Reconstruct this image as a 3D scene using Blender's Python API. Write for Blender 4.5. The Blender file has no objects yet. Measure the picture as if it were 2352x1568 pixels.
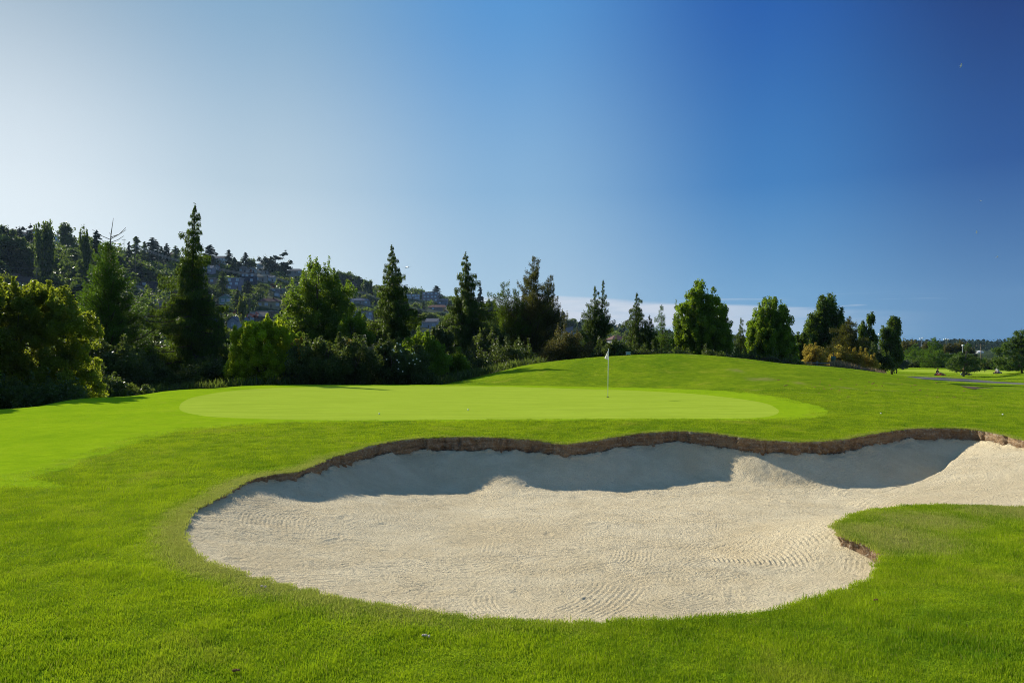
import bpy, math, random
import numpy as np
from mathutils import Vector, Matrix
from mathutils.geometry import delaunay_2d_cdt

# ---------------------------------------------------------------- camera
scene = bpy.context.scene
COL = scene.collection
R = math.radians
F = 683.0                    # focal length in pixels of the 1024 px wide picture
S = 1024.0 / 2352.0          # photo measurements below are in 2352 px wide units
HOR = 350.0                  # row of the horizon
PITCH = math.atan((HOR - 341.0) / F)
CAM_Z = 2.1
cam_data = bpy.data.cameras.new("camera")
cam = bpy.data.objects.new("camera", cam_data)
COL.objects.link(cam)
cam_data.sensor_width = 36.0
cam_data.lens = 36.0 * F / 1024.0
cam_data.clip_start = 0.1
cam_data.clip_end = 20000
cam.location = (0, 0, CAM_Z)
cam.rotation_euler = (R(90) + PITCH, 0, 0)
scene.camera = cam

# ---------------------------------------------------------------- sun and sky
SUN_AZ, SUN_EL = R(-47), R(28)      # measured from +Y, to the left
sun_dir = Vector((math.sin(SUN_AZ) * math.cos(SUN_EL), math.cos(SUN_AZ) * math.cos(SUN_EL), math.sin(SUN_EL)))
sl = bpy.data.lights.new("sun", 'SUN')
sl.energy = 5.0
sl.angle = R(0.5)
sl.color = (1.0, 0.93, 0.80)
sun = bpy.data.objects.new("sun", sl)
COL.objects.link(sun)
sun.rotation_euler = (-sun_dir).to_track_quat('-Z', 'Y').to_euler()
sun.location = sun_dir * 100

scene.render.engine = 'CYCLES'
scene.cycles.filter_width = 1.0
scene.cycles.use_denoising = True
scene.cycles.denoiser = 'OPENIMAGEDENOISE'
scene.cycles.denoising_prefilter = 'NONE'
scene.cycles.adaptive_threshold = 0.003
scene.view_settings.view_transform = 'Standard'
scene.view_settings.look = 'None'
scene.view_settings.gamma = 1
scene.view_settings.exposure = 0.40


class NT:
    """small helper for node trees"""
    def __init__(self, tree):
        self.t = tree
        tree.nodes.clear()

    def n(self, kind, **kw):
        nd = self.t.nodes.new(kind)
        ins = kw.pop('i', {})
        for k, v in kw.items():
            setattr(nd, k, v)
        for k, v in ins.items():
            self.s(nd, k, v)
        return nd

    def s(self, nd, k, v):
        sock = nd.inputs[k]
        if hasattr(v, 'is_output') or isinstance(v, bpy.types.NodeSocket):
            self.t.links.new(v, sock)
        elif isinstance(v, bpy.types.Node):
            self.t.links.new(v.outputs[0], sock)
        else:
            sock.default_value = v

    def math(self, op, a, b=0.0, c=0.0, clamp=False):
        nd = self.n('ShaderNodeMath', operation=op, use_clamp=clamp)
        self.s(nd, 0, a); self.s(nd, 1, b); self.s(nd, 2, c)
        return nd.outputs[0]

    def mix(self, f, a, b, blend='MIX'):
        nd = self.n('ShaderNodeMix', data_type='RGBA', blend_type=blend)
        self.s(nd, 0, f); self.s(nd, 6, a); self.s(nd, 7, b)
        return nd.outputs[2]

    def rng(self, v, a, b, c=0.0, d=1.0, smooth=True):
        nd = self.n('ShaderNodeMapRange')
        nd.interpolation_type = 'SMOOTHSTEP' if smooth else 'LINEAR'
        nd.clamp = True
        for k, x in enumerate((v, a, b, c, d)):
            self.s(nd, k, x)
        return nd.outputs[0]

    def noise(self, vec, scale, detail=3, rough=0.5, dist=0.0):
        nd = self.n('ShaderNodeTexNoise', i={'Vector': vec, 'Scale': scale, 'Detail': detail, 'Roughness': rough, 'Distortion': dist})
        return nd.outputs[0]


world = bpy.data.worlds.new("World")
scene.world = world
world.use_nodes = True
w = NT(world.node_tree)
sky = w.n('ShaderNodeTexSky', sky_type='NISHITA', sun_disc=False)
sky.sun_elevation = SUN_EL
sky.sun_rotation = SUN_AZ
sky.air_density = 1.0
sky.dust_density = 0.6
sky.ozone_density = 2.0
tc = w.n('ShaderNodeTexCoord')
D = tc.outputs['Generated']
# polarised sky: the blue deepens with the angle away from the sun's side and with height
sep = w.n('ShaderNodeSeparateXYZ', i={0: D})
elev = sep.outputs[2]
hl = w.n('ShaderNodeCombineXYZ', i={0: sep.outputs[0], 1: sep.outputs[1], 2: 0.0})
hn = w.n('ShaderNodeVectorMath', operation='NORMALIZE', i={0: hl}).outputs[0]
dot = w.n('ShaderNodeVectorMath', operation='DOT_PRODUCT', i={0: hn, 1: (math.sin(R(-62)), math.cos(R(-62)), 0.0)}).outputs['Value']
ang = w.math('DIVIDE', w.math('ARCCOSINE', dot), math.pi)


def lin(c):
    return tuple(((x / 255 + .055) / 1.055) ** 2.4 if x > 10 else x / 255 / 12.92 for x in c)


def ramp(stops):
    rp = w.n('ShaderNodeValToRGB', i={0: ang}); cr = rp.color_ramp; cr.interpolation = 'EASE'
    while len(cr.elements) < len(stops): cr.elements.new(0.5)
    for e, (p, c) in zip(cr.elements, stops):
        e.position = p; e.color = (*lin(c), 1)
    return rp.outputs[0]


AZ = (0.0, .139, .230, .344, .458, .549, 1.0)
low = ramp(list(zip(AZ, ((250, 250, 246), (238, 246, 248), (222, 234, 240), (172, 199, 219), (108, 162, 204), (76, 130, 180), (165, 195, 215)))))
mid_ = ramp(list(zip(AZ, ((242, 246, 248), (220, 231, 238), (186, 206, 219), (136, 178, 213), (50, 121, 187), (14, 75, 148), (125, 165, 205)))))
top = ramp(list(zip(AZ, ((158, 186, 204), (134, 163, 186), (122, 164, 198), (80, 146, 208), (14, 84, 168), (0, 36, 108), (90, 135, 190)))))
el0 = w.math('ARCSINE', elev)
cs = w.mix(w.rng(el0, R(1), R(13), 0, 1, False), low, mid_)
cs = w.mix(w.rng(el0, R(10), R(29), 0, 1), cs, top)
zen = w.n('ShaderNodeRGB'); zen.outputs[0].default_value = (*lin((100, 146, 200)), 1)
cs = w.mix(w.rng(el0, R(31), R(60), 0, 1), cs, zen.outputs[0])
gain = w.n('ShaderNodeVectorMath', operation='SCALE', i={0: cs, 'Scale': 7.55}).outputs[0]
skyc = w.mix(0.95, sky.outputs[0], gain)
# thin bank of cloud low over the right-hand horizon and a few wisps
azi = w.math('ARCTAN2', sep.outputs[0], sep.outputs[1])
el = w.math('ARCSINE', elev)
cv = w.n('ShaderNodeCombineXYZ', i={0: azi, 1: w.math('MULTIPLY', el, 11.0), 2: 0.0})
n1 = w.noise(cv, 5.0, 6, 0.6, 0.4)
n2 = w.noise(cv, 1.7, 3, 0.5)
bank_top = w.rng(azi, R(2), R(40), 0.078, 0.040, False)
under = w.rng(w.math('SUBTRACT', w.math('ADD', bank_top, w.math('MULTIPLY', w.math('SUBTRACT', n2, 0.5), 0.03)), el), -0.002, 0.004)
over = w.rng(el, 0.008, 0.022)
side = w.math('MULTIPLY', w.rng(azi, R(-14), R(2)), w.rng(azi, R(34), R(10)))
bank = w.math('MULTIPLY', w.math('MULTIPLY', under, over), w.math('MULTIPLY', side, w.rng(n1, 0.30, 0.55, 0.45, 1.0)))
cv2 = w.n('ShaderNodeCombineXYZ', i={0: azi, 1: w.math('MULTIPLY', el, 30.0), 2: 3.0})
n3 = w.noise(cv2, 5.0, 5, 0.55, 0.3)
wis = w.math('MULTIPLY', w.rng(n3, 0.56, 0.72), w.math('MULTIPLY', w.rng(el, 0.01, 0.03), w.rng(el, 0.085, 0.06)))
wis = w.math('MULTIPLY', wis, w.math('MULTIPLY', w.rng(azi, R(36), R(31)), 0.55))
cl = w.math('MAXIMUM', w.math('MULTIPLY', bank, 0.95), wis)
cloudc = w.n('ShaderNodeRGB'); cloudc.outputs[0].default_value = (4.9, 5.2, 5.8, 1)
skyc2 = w.mix(cl, skyc, cloudc.outputs[0])
bg = w.n('ShaderNodeBackground', i={'Color': skyc2, 'Strength': 0.10})
w.n('ShaderNodeOutputWorld', i={'Surface': bg})

# ---------------------------------------------------------------- helpers
rng = np.random.default_rng(7)
random.seed(7)


def tag(o, label=None, cat=None, group=None, kind=None):
    if label: o['label'] = label
    if cat: o['category'] = cat
    if group: o['group'] = group
    if kind: o['kind'] = kind
    return o


def empty(name, loc, rz=0.0):
    o = bpy.data.objects.new(name, None)
    COL.objects.link(o)
    o.location = loc
    o.rotation_euler = (0, 0, rz)
    o.empty_display_size = 0.2
    return o


def mesh_obj(name, verts, faces, mats, parent=None, midx=None, smooth=False, attrs=None, loc=None):
    """verts (N,3) array, faces (M,k) array or list of lists"""
    me = bpy.data.meshes.new(name)
    verts = np.asarray(verts, dtype=np.float32)
    if isinstance(faces, np.ndarray) and faces.ndim == 2:
        m, k = faces.shape
        me.vertices.add(len(verts)); me.vertices.foreach_set('co', verts.ravel())
        me.loops.add(m * k); me.loops.foreach_set('vertex_index', faces.astype(np.int32).ravel())
        me.polygons.add(m); me.polygons.foreach_set('loop_start', np.arange(0, m * k, k, dtype=np.int32))
    else:
        me.from_pydata(verts.tolist(), [], [list(map(int, f)) for f in faces])
    for mt in (mats if isinstance(mats, (list, tuple)) else [mats]):
        me.materials.append(mt)
    if midx is not None:
        me.polygons.foreach_set('material_index', np.asarray(midx, dtype=np.int32))
    if attrs:
        for k, v in attrs.items():
            a = me.attributes.new(k, 'FLOAT', 'POINT')
            a.data.foreach_set('value', np.asarray(v, dtype=np.float32))
    me.polygons.foreach_set('use_smooth', np.full(len(me.polygons), smooth, dtype=bool))
    me.update(calc_edges=True)
    me.validate()
    o = bpy.data.objects.new(name, me)
    COL.objects.link(o)
    if parent is not None:
        o.parent = parent
    if loc is not None:
        o.location = loc
    return o


class MB:
    """collects simple solids, builds them as one mesh"""
    def __init__(self):
        self.v = []; self.f = []; self.m = []; self.a = []

    def add(self, vs, fs, mi=0):
        b = len(self.v)
        self.v.extend([tuple(p) for p in vs])
        self.f.extend([[b + i for i in f] for f in fs])
        self.m.extend([mi] * len(fs))

    def box(self, c, s, mi=0, rz=0.0, top=1.0):
        x, y, z = s[0] / 2, s[1] / 2, s[2] / 2
        vs = []
        for sz in (-1, 1):
            k = 1.0 if sz < 0 else top
            for sx, sy in ((-1, -1), (1, -1), (1, 1), (-1, 1)):
                px, py = sx * x * k, sy * y * k
                vs.append((c[0] + px * math.cos(rz) - py * math.sin(rz), c[1] + px * math.sin(rz) + py * math.cos(rz), c[2] + sz * z))
        self.add(vs, [(3, 2, 1, 0), (4, 5, 6, 7), (0, 1, 5, 4), (1, 2, 6, 5), (2, 3, 7, 6), (3, 0, 4, 7)], mi)

    def tube(self, pts, rad, n=6, mi=0, cap=True):
        pts = [Vector(p) for p in pts]
        if not isinstance(rad, (list, tuple)):
            rad = [rad] * len(pts)
        b = len(self.v)
        for k, p in enumerate(pts):
            d = (pts[min(k + 1, len(pts) - 1)] - pts[max(k - 1, 0)])
            if d.length < 1e-9: d = Vector((0, 0, 1))
            d.normalize()
            u = d.cross(Vector((0.13, 0.97, 0.21))).normalized()
            v = d.cross(u)
            for j in range(n):
                a = 2 * math.pi * j / n
                q = p + (u * math.cos(a) + v * math.sin(a)) * rad[k]
                self.v.append((q.x, q.y, q.z))
        for k in range(len(pts) - 1):
            for j in range(n):
                j2 = (j + 1) % n
                self.f.append([b + k * n + j, b + k * n + j2, b + (k + 1) * n + j2, b + (k + 1) * n + j]); self.m.append(mi)
        if cap:
            self.f.append([b + j for j in range(n)][::-1]); self.m.append(mi)
            e = b + (len(pts) - 1) * n
            self.f.append([e + j for j in range(n)]); self.m.append(mi)

    def ball(self, c, r, nu=10, nv=7, mi=0):
        if not isinstance(r, (tuple, list)): r = (r, r, r)
        vs = [(c[0], c[1], c[2] - r[2])]
        for i in range(1, nv):
            t = math.pi * i / nv
            for j in range(nu):
                a = 2 * math.pi * j / nu
                vs.append((c[0] + r[0] * math.sin(t) * math.cos(a), c[1] + r[1] * math.sin(t) * math.sin(a), c[2] - r[2] * math.cos(t)))
        vs.append((c[0], c[1], c[2] + r[2]))
        fs = []
        for j in range(nu):
            fs.append((0, 1 + (j + 1) % nu, 1 + j))
            fs.append((len(vs) - 1, 1 + (nv - 2) * nu + j, 1 + (nv - 2) * nu + (j + 1) % nu))
        for i in range(nv - 2):
            for j in range(nu):
                a = 1 + i * nu + j; b2 = 1 + i * nu + (j + 1) % nu
                fs.append((a, b2, b2 + nu, a + nu))
        self.add(vs, fs, mi)

    def lathe(self, prof, c=(0, 0, 0), n=16, mi=0):
        self.tube([(c[0], c[1], c[2] + z) for r, z in prof], [max(r, 1e-4) for r, z in prof], n, mi)

    def build(self, name, mats, parent=None, smooth=False, loc=None):
        me = bpy.data.meshes.new(name)
        me.from_pydata(self.v, [], self.f)
        for mt in (mats if isinstance(mats, (list, tuple)) else [mats]):
            me.materials.append(mt)
        me.polygons.foreach_set('material_index', np.asarray(self.m, dtype=np.int32))
        me.polygons.foreach_set('use_smooth', np.full(len(me.polygons), smooth, dtype=bool))
        me.update()
        o = bpy.data.objects.new(name, me)
        COL.objects.link(o)
        if parent is not None: o.parent = parent
        if loc is not None: o.location = loc
        return o


# value noise for shaping geometry
_lat = rng.random((64, 64))


def vnoise(x, y, s=1.0, seed=0):
    x = np.asarray(x, float) * s + seed * 17.31; y = np.asarray(y, float) * s + seed * 9.77
    xi = np.floor(x).astype(int); yi = np.floor(y).astype(int)
    fx = x - xi; fy = y - yi
    fx = fx * fx * (3 - 2 * fx); fy = fy * fy * (3 - 2 * fy)
    a = _lat[xi % 64, yi % 64]; b = _lat[(xi + 1) % 64, yi % 64]
    c = _lat[xi % 64, (yi + 1) % 64]; d = _lat[(xi + 1) % 64, (yi + 1) % 64]
    return (a * (1 - fx) + b * fx) * (1 - fy) + (c * (1 - fx) + d * fx) * fy - 0.5


def fbm(x, y, s=1.0, o=4, seed=0):
    r = 0; amp = 1.0
    for k in range(o):
        r = r + amp * vnoise(x, y, s * 2 ** k, seed + k * 3)
        amp *= 0.5
    return r


def sstep(x, a, b):
    t = np.clip((np.asarray(x, float) - a) / (b - a), 0, 1)
    return t * t * (3 - 2 * t)


def pchip(xs, ys, xq):
    """monotone cubic along axis 0; ys may be 2-D"""
    xs = np.asarray(xs, float); ys = np.asarray(ys, float); xq = np.asarray(xq, float)
    if ys.ndim == 1: ys = ys[:, None]
    h = np.diff(xs)[:, None]; dl = np.diff(ys, axis=0) / h
    m = np.zeros_like(ys)
    p = dl[:-1] * dl[1:]
    w1 = 2 * h[1:] + h[:-1]; w2 = h[1:] + 2 * h[:-1]
    with np.errstate(all='ignore'):
        mm = (w1 + w2) / (w1 / dl[:-1] + w2 / dl[1:])
    m[1:-1] = np.where(p > 0, mm, 0)
    m[0] = dl[0] * 0.5; m[-1] = dl[-1] * 0.5
    i = np.clip(np.searchsorted(xs, xq) - 1, 0, len(xs) - 2)
    hh = h[i]; t = np.clip((xq - xs[i])[:, None] / hh, 0, 1)
    return ((2 * t**3 - 3 * t**2 + 1) * ys[i] + (t**3 - 2 * t**2 + t) * hh * m[i] + (-2 * t**3 + 3 * t**2) * ys[i + 1] + (t**3 - t**2) * hh * m[i + 1])


# ---------------------------------------------------------------- the lie of the land
def ucol(dx):
    return (dx - 1176.0) * S / F


COLS = [-900, -300, 0, 200, 430, 600, 800, 1000, 1130, 1200, 1300, 1400, 1550, 1700, 1800, 1900, 2000, 2100, 2200, 2270, 2352, 2800]
ROWS = {
    2.0:  [0.0] * 22,
    6.0:  [.15, .12, .08, .05, .02, 0, 0, 0, 0, 0, 0, 0, 0, 0, 0, 0, 0.02, .03, .05, .06, .07, .12],
    10.0: [.10, .10, .08, .06, .04, .02, .02, .02, .02, .02, .02, .02, .02, .02, .02, .02, .02, .02, .02, .02, .02, .02],
    16.3: [-.6, -.15, .02, .06, .06, .06, .05, .05, .03, -.02, -.10, -.04, .02, -.04, -.09, -.09, .0, .06, .06, .05, .04, .04],
    20.0: [-1.4, -.6, -.02, .05, .06, .06, .06, .06, .06, .06, .06, .06, .06, .06, .06, .06, .06, .06, .06, .06, .06, .06],
    24.0: [-2.1, -1.1, .00, .05, .05, .05, .05, .05, .05, .05, .05, .05, .05, .04, .04, .04, .04, .04, .03, .02, .0, .0],
    30.0: [-2.4, -1.7, -.8, .00, .05, .05, .05, .05, .05, .05, .05, .05, .05, .06, .08, .08, .06, .04, .02, .0, .0, .0],
    36.0: [-2.6, -2.1, -1.6, -.8, .02, .05, .05, .05, .05, .06, .07, .08, .12, .30, .36, .32, .22, .14, .05, 0, 0, 0],
    41.0: [-2.6, -2.3, -1.9, -1.4, -.35, .00, .03, .03, .12, .22, .36, .50, .66, .78, .76, .62, .44, .24, -.04, -.22, -.20, -.1],
    46.0: [-2.6, -2.4, -2.1, -1.8, -1.0, -.5, -.30, -.26, .28, .62, 1.02, 1.25, 1.42, 1.25, 1.02, .82, .56, .22, -.27, -.42, -.38, -.2],
    51.0: [-2.6, -2.4, -2.2, -2.0, -1.5, -1.0, -.9, -.42, .40, .98, 1.42, 1.68, 1.86, 1.53, 1.13, .90, .55, .05, -.55, -.78, -.72, -.5],
    57.0: [-2.6, -2.4, -2.3, -2.2, -1.9, -1.5, -1.3, -1.0, .0, .5, 1.0, 1.3, 1.5, 1.2, .9, .75, .30, -.45, -1.0, -1.2, -1.2, -1.0],
    68.0: [-2.6, -2.5, -2.4, -2.3, -2.1, -2.0, -1.8, -1.6, -.9, -.3, .0, .3, .5, .5, .45, .45, -.35, -1.4, -1.8, -1.9, -1.9, -1.9],
    85.0: [-2.6, -2.6, -2.5, -2.5, -2.4, -2.3, -2.2, -2.1, -1.8, -1.6, -1.4, -1.2, -1.0, -.9, -.8, -.7, -1.3, -1.85, -1.9, -1.9, -1.9, -1.9],
    105.0: [-2.6, -2.6, -2.6, -2.5, -2.5, -2.5, -2.5, -2.4, -2.2, -2.1, -2.0, -1.9, -1.9, -1.9, -1.8, -1.7, -1.75, -1.75, -1.85, -1.95, -1.3, -.9],
    125.0: [-2.6, -2.6, -2.6, -2.6, -2.6, -2.6, -2.6, -2.5, -2.5, -2.5, -2.4, -2.4, -2.4, -2.3, -2.2, -2.1, -1.95, -1.9, -1.95, -2.0, -1.8, -1.6],
    150.0: [-2.7, -2.7, -2.7, -2.7, -2.7, -2.7, -2.7, -2.7, -2.7, -2.7, -2.7, -2.7, -2.6, -2.5, -2.4, -2.3, -2.0, -1.75, -1.75, -2.2, -2.4, -2.4],
    200.0: [-3.0] * 22,
}
# ridge of the far hill: skyline row and distance for each column
RX = [-900, -300, 0, 200, 400, 600, 800, 1000, 1200, 1400, 1700, 2000, 2352, 2800]
RY = [500, 515, 536, 572, 592, 620, 656, 686, 728, 758, 788, 799, 798, 799]
RD = [360, 380, 420, 480, 560, 640, 760, 880, 1000, 1150, 1300, 1500, 1500, 1500]
FARY = [200, 240, 290, 340, 400, 460, 530, 600, 700, 800, 950, 1100, 1300, 1600, 2100, 3000, 6000, 14000]
ugrid = np.linspace(ucol(-900), ucol(2800), 420)
ygrid = np.concatenate([np.exp(np.linspace(math.log(2.0), math.log(200.0), 420)), np.exp(np.linspace(math.log(200.0), math.log(14000.0), 300))[1:]])
_rows = sorted(ROWS)
_near = np.array([ROWS[k] for k in _rows])
_nu = pchip([ucol(c) for c in COLS], _near.T, ugrid).T          # rows x ugrid
_ntab = pchip(np.log(_rows), _nu, np.log(ygrid[:420]))
_rz = pchip([ucol(c) for c in RX], [(804 - y) * S / F for y in RY], ugrid)[:, 0]
_rd = pchip([ucol(c) for c in RX], RD, ugrid)[:, 0]
_rh = _rz * _rd + CAM_Z
_ff = []
for yy in ygrid[420:]:
    t = (yy - 200.0) / (_rd - 200.0)
    up = np.clip(t, 0, 1) ** 1.55
    up = up * (1 - 0.25 * np.clip((t - 0.8) / 0.2, 0, 1) * (1 - np.clip(t, 0, 1)))
    down = np.clip((t - 1.0) / 1.2, 0, 1)
    _ff.append(-3.0 + (_rh + 3.0) * up * (1 - 0.55 * down * down * (3 - 2 * down)) - 6 * np.clip(t - 3, 0, 6))
TAB = np.vstack([_ntab, np.array(_ff)])
_ly = np.log(ygrid)


def T(x, y):
    """height of the turf / terrain"""
    x = np.asarray(x, float); y = np.asarray(y, float)
    yc = np.clip(y, 2.0, 14000.0)
    u = np.clip(x / np.maximum(yc, 3.0), ugrid[0], ugrid[-1])
    fu = (u - ugrid[0]) / (ugrid[1] - ugrid[0])
    iu = np.clip(np.floor(fu).astype(int), 0, len(ugrid) - 2); fu = fu - iu
    iy = np.clip(np.searchsorted(ygrid, yc) - 1, 0, len(ygrid) - 2)
    fy = (np.log(yc) - _ly[iy]) / (_ly[iy + 1] - _ly[iy])
    z = (TAB[iy, iu] * (1 - fu) + TAB[iy, iu + 1] * fu) * (1 - fy) + (TAB[iy + 1, iu] * (1 - fu) + TAB[iy + 1, iu + 1] * fu) * fy
    z = z + 0.035 * fbm(x, y, 0.16, 2, 5) * sstep(y, 18, 45) * (1 - sstep(y, 150, 200))
    z = z + 5.0 * fbm(x, y, 0.012, 3, 2) * sstep(y, 230, 380)
    return z


def ray(dx, dy):
    xc = (dx * S - 512.0) / F; yc = -(dy * S - 341.0) / F
    cy = math.cos(PITCH) - yc * math.sin(PITCH)
    cz = math.sin(PITCH) + yc * math.cos(PITCH)
    return xc / cy, cz / cy          # per unit of Y


def at(dx, dy, Y):
    rx, rz = ray(dx, dy)
    return Vector((rx * Y, Y, CAM_Z + rz * Y))


def hit(dx, dy, y0=3.0, y1=3000.0):
    """first point of the land met by the line of sight"""
    rx, rz = ray(dx, dy)
    ys = np.exp(np.linspace(math.log(y0), math.log(y1), 1500))
    d = CAM_Z + rz * ys - T(rx * ys, ys)
    k = np.argmax(d < 0)
    if d[k] >= 0: return None
    if k == 0: return Vector((rx * ys[0], ys[0], float(T(rx * ys[0], ys[0]))))
    t = d[k - 1] / (d[k - 1] - d[k]); y = ys[k - 1] + t * (ys[k] - ys[k - 1])
    return Vector((rx * y, y, float(T(rx * y, y))))


def proj(x, y, z):
    """picture position (2352 units) of a point, only used to test layouts"""
    c, s_ = math.cos(PITCH), math.sin(PITCH)
    zz = z - CAM_Z
    dep = y * c + zz * s_; up = -y * s_ + zz * c
    return (x / dep * F + 512) / S, (341 - up / dep * F) / S


def catmull(pts, step, closed=True):
    P = [np.array(p, float) for p in pts]; n = len(P); out = []
    rngk = range(n) if closed else range(n - 1)
    for i in rngk:
        g = (lambda k: P[k % n]) if closed else (lambda k: P[min(max(k, 0), n - 1)])
        p0, p1, p2, p3 = g(i - 1), g(i), g(i + 1), g(i + 2)
        L = np.linalg.norm((p2 - p1)[:2]); m = max(1, int(round(L / step)))
        for k in range(m):
            t = k / m
            out.append(0.5 * ((2 * p1) + (-p0 + p2) * t + (2 * p0 - 5 * p1 + 4 * p2 - p3) * t * t + (-p0 + 3 * p1 - 3 * p2 + p3) * t**3))
    if not closed: out.append(P[-1])
    return np.array(out)


def inside(poly, x, y):
    x = np.asarray(x); y = np.asarray(y); r = np.zeros(x.shape, bool)
    px, py = poly[:, 0], poly[:, 1]; j = len(poly) - 1
    for i in range(len(poly)):
        c = ((py[i] > y) != (py[j] > y))
        with np.errstate(all='ignore'):
            xx = (px[j] - px[i]) * (y - py[i]) / (py[j] - py[i] + 1e-12) + px[i]
        r ^= c & (x < xx)
        j = i
    return r


def nearest(poly, x, y, vals=None, closed=True):
    """distance to a polyline and interpolated values at the nearest point"""
    x = np.asarray(x, float).ravel(); y = np.asarray(y, float).ravel()
    best = np.full(x.shape, 1e9); out = None if vals is None else np.zeros((len(x), vals.shape[1]))
    n = len(poly)
    for i in range(n if closed else n - 1):
        a = poly[i]; b = poly[(i + 1) % n]
        dx, dy = b[0] - a[0], b[1] - a[1]; L = dx * dx + dy * dy + 1e-12
        t = np.clip(((x - a[0]) * dx + (y - a[1]) * dy) / L, 0, 1)
        d = (x - a[0] - t * dx) ** 2 + (y - a[1] - t * dy) ** 2
        m = d < best
        best[m] = d[m]
        if out is not None:
            tt = t[m][:, None]
            out[m] = vals[i] * (1 - tt) + vals[(i + 1) % n] * tt
    return np.sqrt(best), out

# ---------------------------------------------------------------- materials
def mat(name):
    m = bpy.data.materials.new(name); m.use_nodes = True
    return m, NT(m.node_tree)


def principled(t, col, rough=0.8, spec=0.2, normal=None, **kw):
    p = t.n('ShaderNodeBsdfPrincipled', i={'Base Color': col, 'Roughness': rough, 'Specular IOR Level': spec})
    if normal is not None: t.s(p, 'Normal', normal)
    for k, v in kw.items(): t.s(p, k, v)
    return p


def out(t, sh):
    t.n('ShaderNodeOutputMaterial', i={'Surface': sh})


def rgb(*c):
    return (c[0], c[1], c[2], 1.0)


def simple_mat(name, col, rough=0.7, spec=0.3, var=0.15, scale=3.0, bump=0.0, metallic=0.0):
    m, t = mat(name)
    g = t.n('ShaderNodeTexCoord').outputs['Object']
    n = t.noise(g, scale, 4, 0.6)
    c = t.mix(t.rng(n, 0.3, 0.7), rgb(*[x * (1 - var) for x in col]), rgb(*[min(1, x * (1 + var)) for x in col]))
    nm = None
    if bump: nm = t.n('ShaderNodeBump', i={'Height': t.noise(g, scale * 6, 3, 0.6), 'Strength': bump, 'Distance': 0.02}).outputs[0]
    out(t, principled(t, c, rough, spec, nm, Metallic=metallic))
    return m


def turf_mat(name, dark, light, dry=(.30, .28, .08), bump=0.6, bscale=60.0, streak=True, blend=0.5, mott=1.0, rel=0.0):
    m, t = mat(name)
    pos = t.n('ShaderNodeNewGeometry').outputs['Position']
    big = t.noise(pos, 0.35 * mott, 4, 0.6)
    mid = t.noise(pos, 2.2, 4, 0.6, 0.4)
    fine = t.noise(pos, 28.0, 4, 0.65)
    f = t.math('ADD', t.math('MULTIPLY', big, 0.35), t.math('ADD', t.math('MULTIPLY', mid, 0.35), t.math('MULTIPLY', fine, 0.30)))
    c = t.mix(t.rng(f, 0.5 - 0.22 * blend, 0.5 + 0.22 * blend), rgb(*dark), rgb(*light))
    if name != 'putting_turf':      # worn yellowish and lush patches
        pn = t.noise(pos, .75, 4, .62, .5)
        c = t.mix(t.math('MULTIPLY', t.rng(pn, .54, .72), .55 if name == 'rough_turf' else .22), c, rgb(.36, .37, .035))
        c = t.mix(t.math('MULTIPLY', t.rng(pn, .46, .30), .45 if name == 'rough_turf' else .15), c, rgb(.075, .19, .010))
    if name == 'putting_turf':      # faint mowing streaks and scuffs
        mw = t.n('ShaderNodeMapping', i={'Vector': pos, 'Rotation': (0, 0, R(12)), 'Scale': (0.22, 2.4, 1.0)}).outputs[0]
        c = t.mix(t.math('MULTIPLY', t.rng(t.noise(mw, 1.3, 4, .6), .38, .62), .42), c, rgb(*[x * .78 for x in dark]))
        c = t.mix(t.math('MULTIPLY', t.rng(t.noise(mw, 5.0, 4, .7), .62, .72), .45), c, rgb(.50, .56, .16))
    da = t.n('ShaderNodeAttribute', attribute_name='dry')
    df = t.rng(t.math('ADD', da.outputs['Fac'], t.math('MULTIPLY', t.math('SUBTRACT', mid, 0.5), 0.9)), 0.25, 0.95)
    c = t.mix(t.math('MULTIPLY', df, 0.85), c, rgb(*dry))
    st = t.n('ShaderNodeMapping', i={'Vector': pos, 'Scale': (0.45, 1.6, 1.0)}).outputs[0]
    h = t.math('ADD', t.math('MULTIPLY', t.noise(pos, bscale, 3, 0.7), 0.5), t.math('MULTIPLY', t.noise(st, 9.0, 4, 0.7, 0.5), 0.8))
    if rel:
        st2 = t.n('ShaderNodeMapping', i={'Vector': pos, 'Scale': (0.7, 1.5, 1.0)}).outputs[0]
        b0 = t.n('ShaderNodeBump', i={'Height': t.noise(st2, 2.6, 5, 0.72, 0.6), 'Strength': rel, 'Distance': 0.22})
        b = t.n('ShaderNodeBump', i={'Height': h, 'Strength': bump, 'Distance': 0.05, 'Normal': b0.outputs[0]})
    else:
        b = t.n('ShaderNodeBump', i={'Height': h, 'Strength': bump, 'Distance': 0.05})
    out(t, principled(t, c, 1.0, 0.0, b.outputs[0]))
    return m


M = {}
M['rough'] = turf_mat('rough_turf', (.108, .210, .010), (.295, .40, .014), bump=1.0, blend=.85, rel=1.0)
M['apron'] = turf_mat('apron_turf', (.20, .335, .008), (.30, .43, .012), bump=0.5, rel=.35, blend=0.9)
M['green'] = turf_mat('putting_turf', (.30, .405, .030), (.375, .475, .045), bump=0.10, bscale=160, blend=1.2)
M['mound'] = M['rough']


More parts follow.
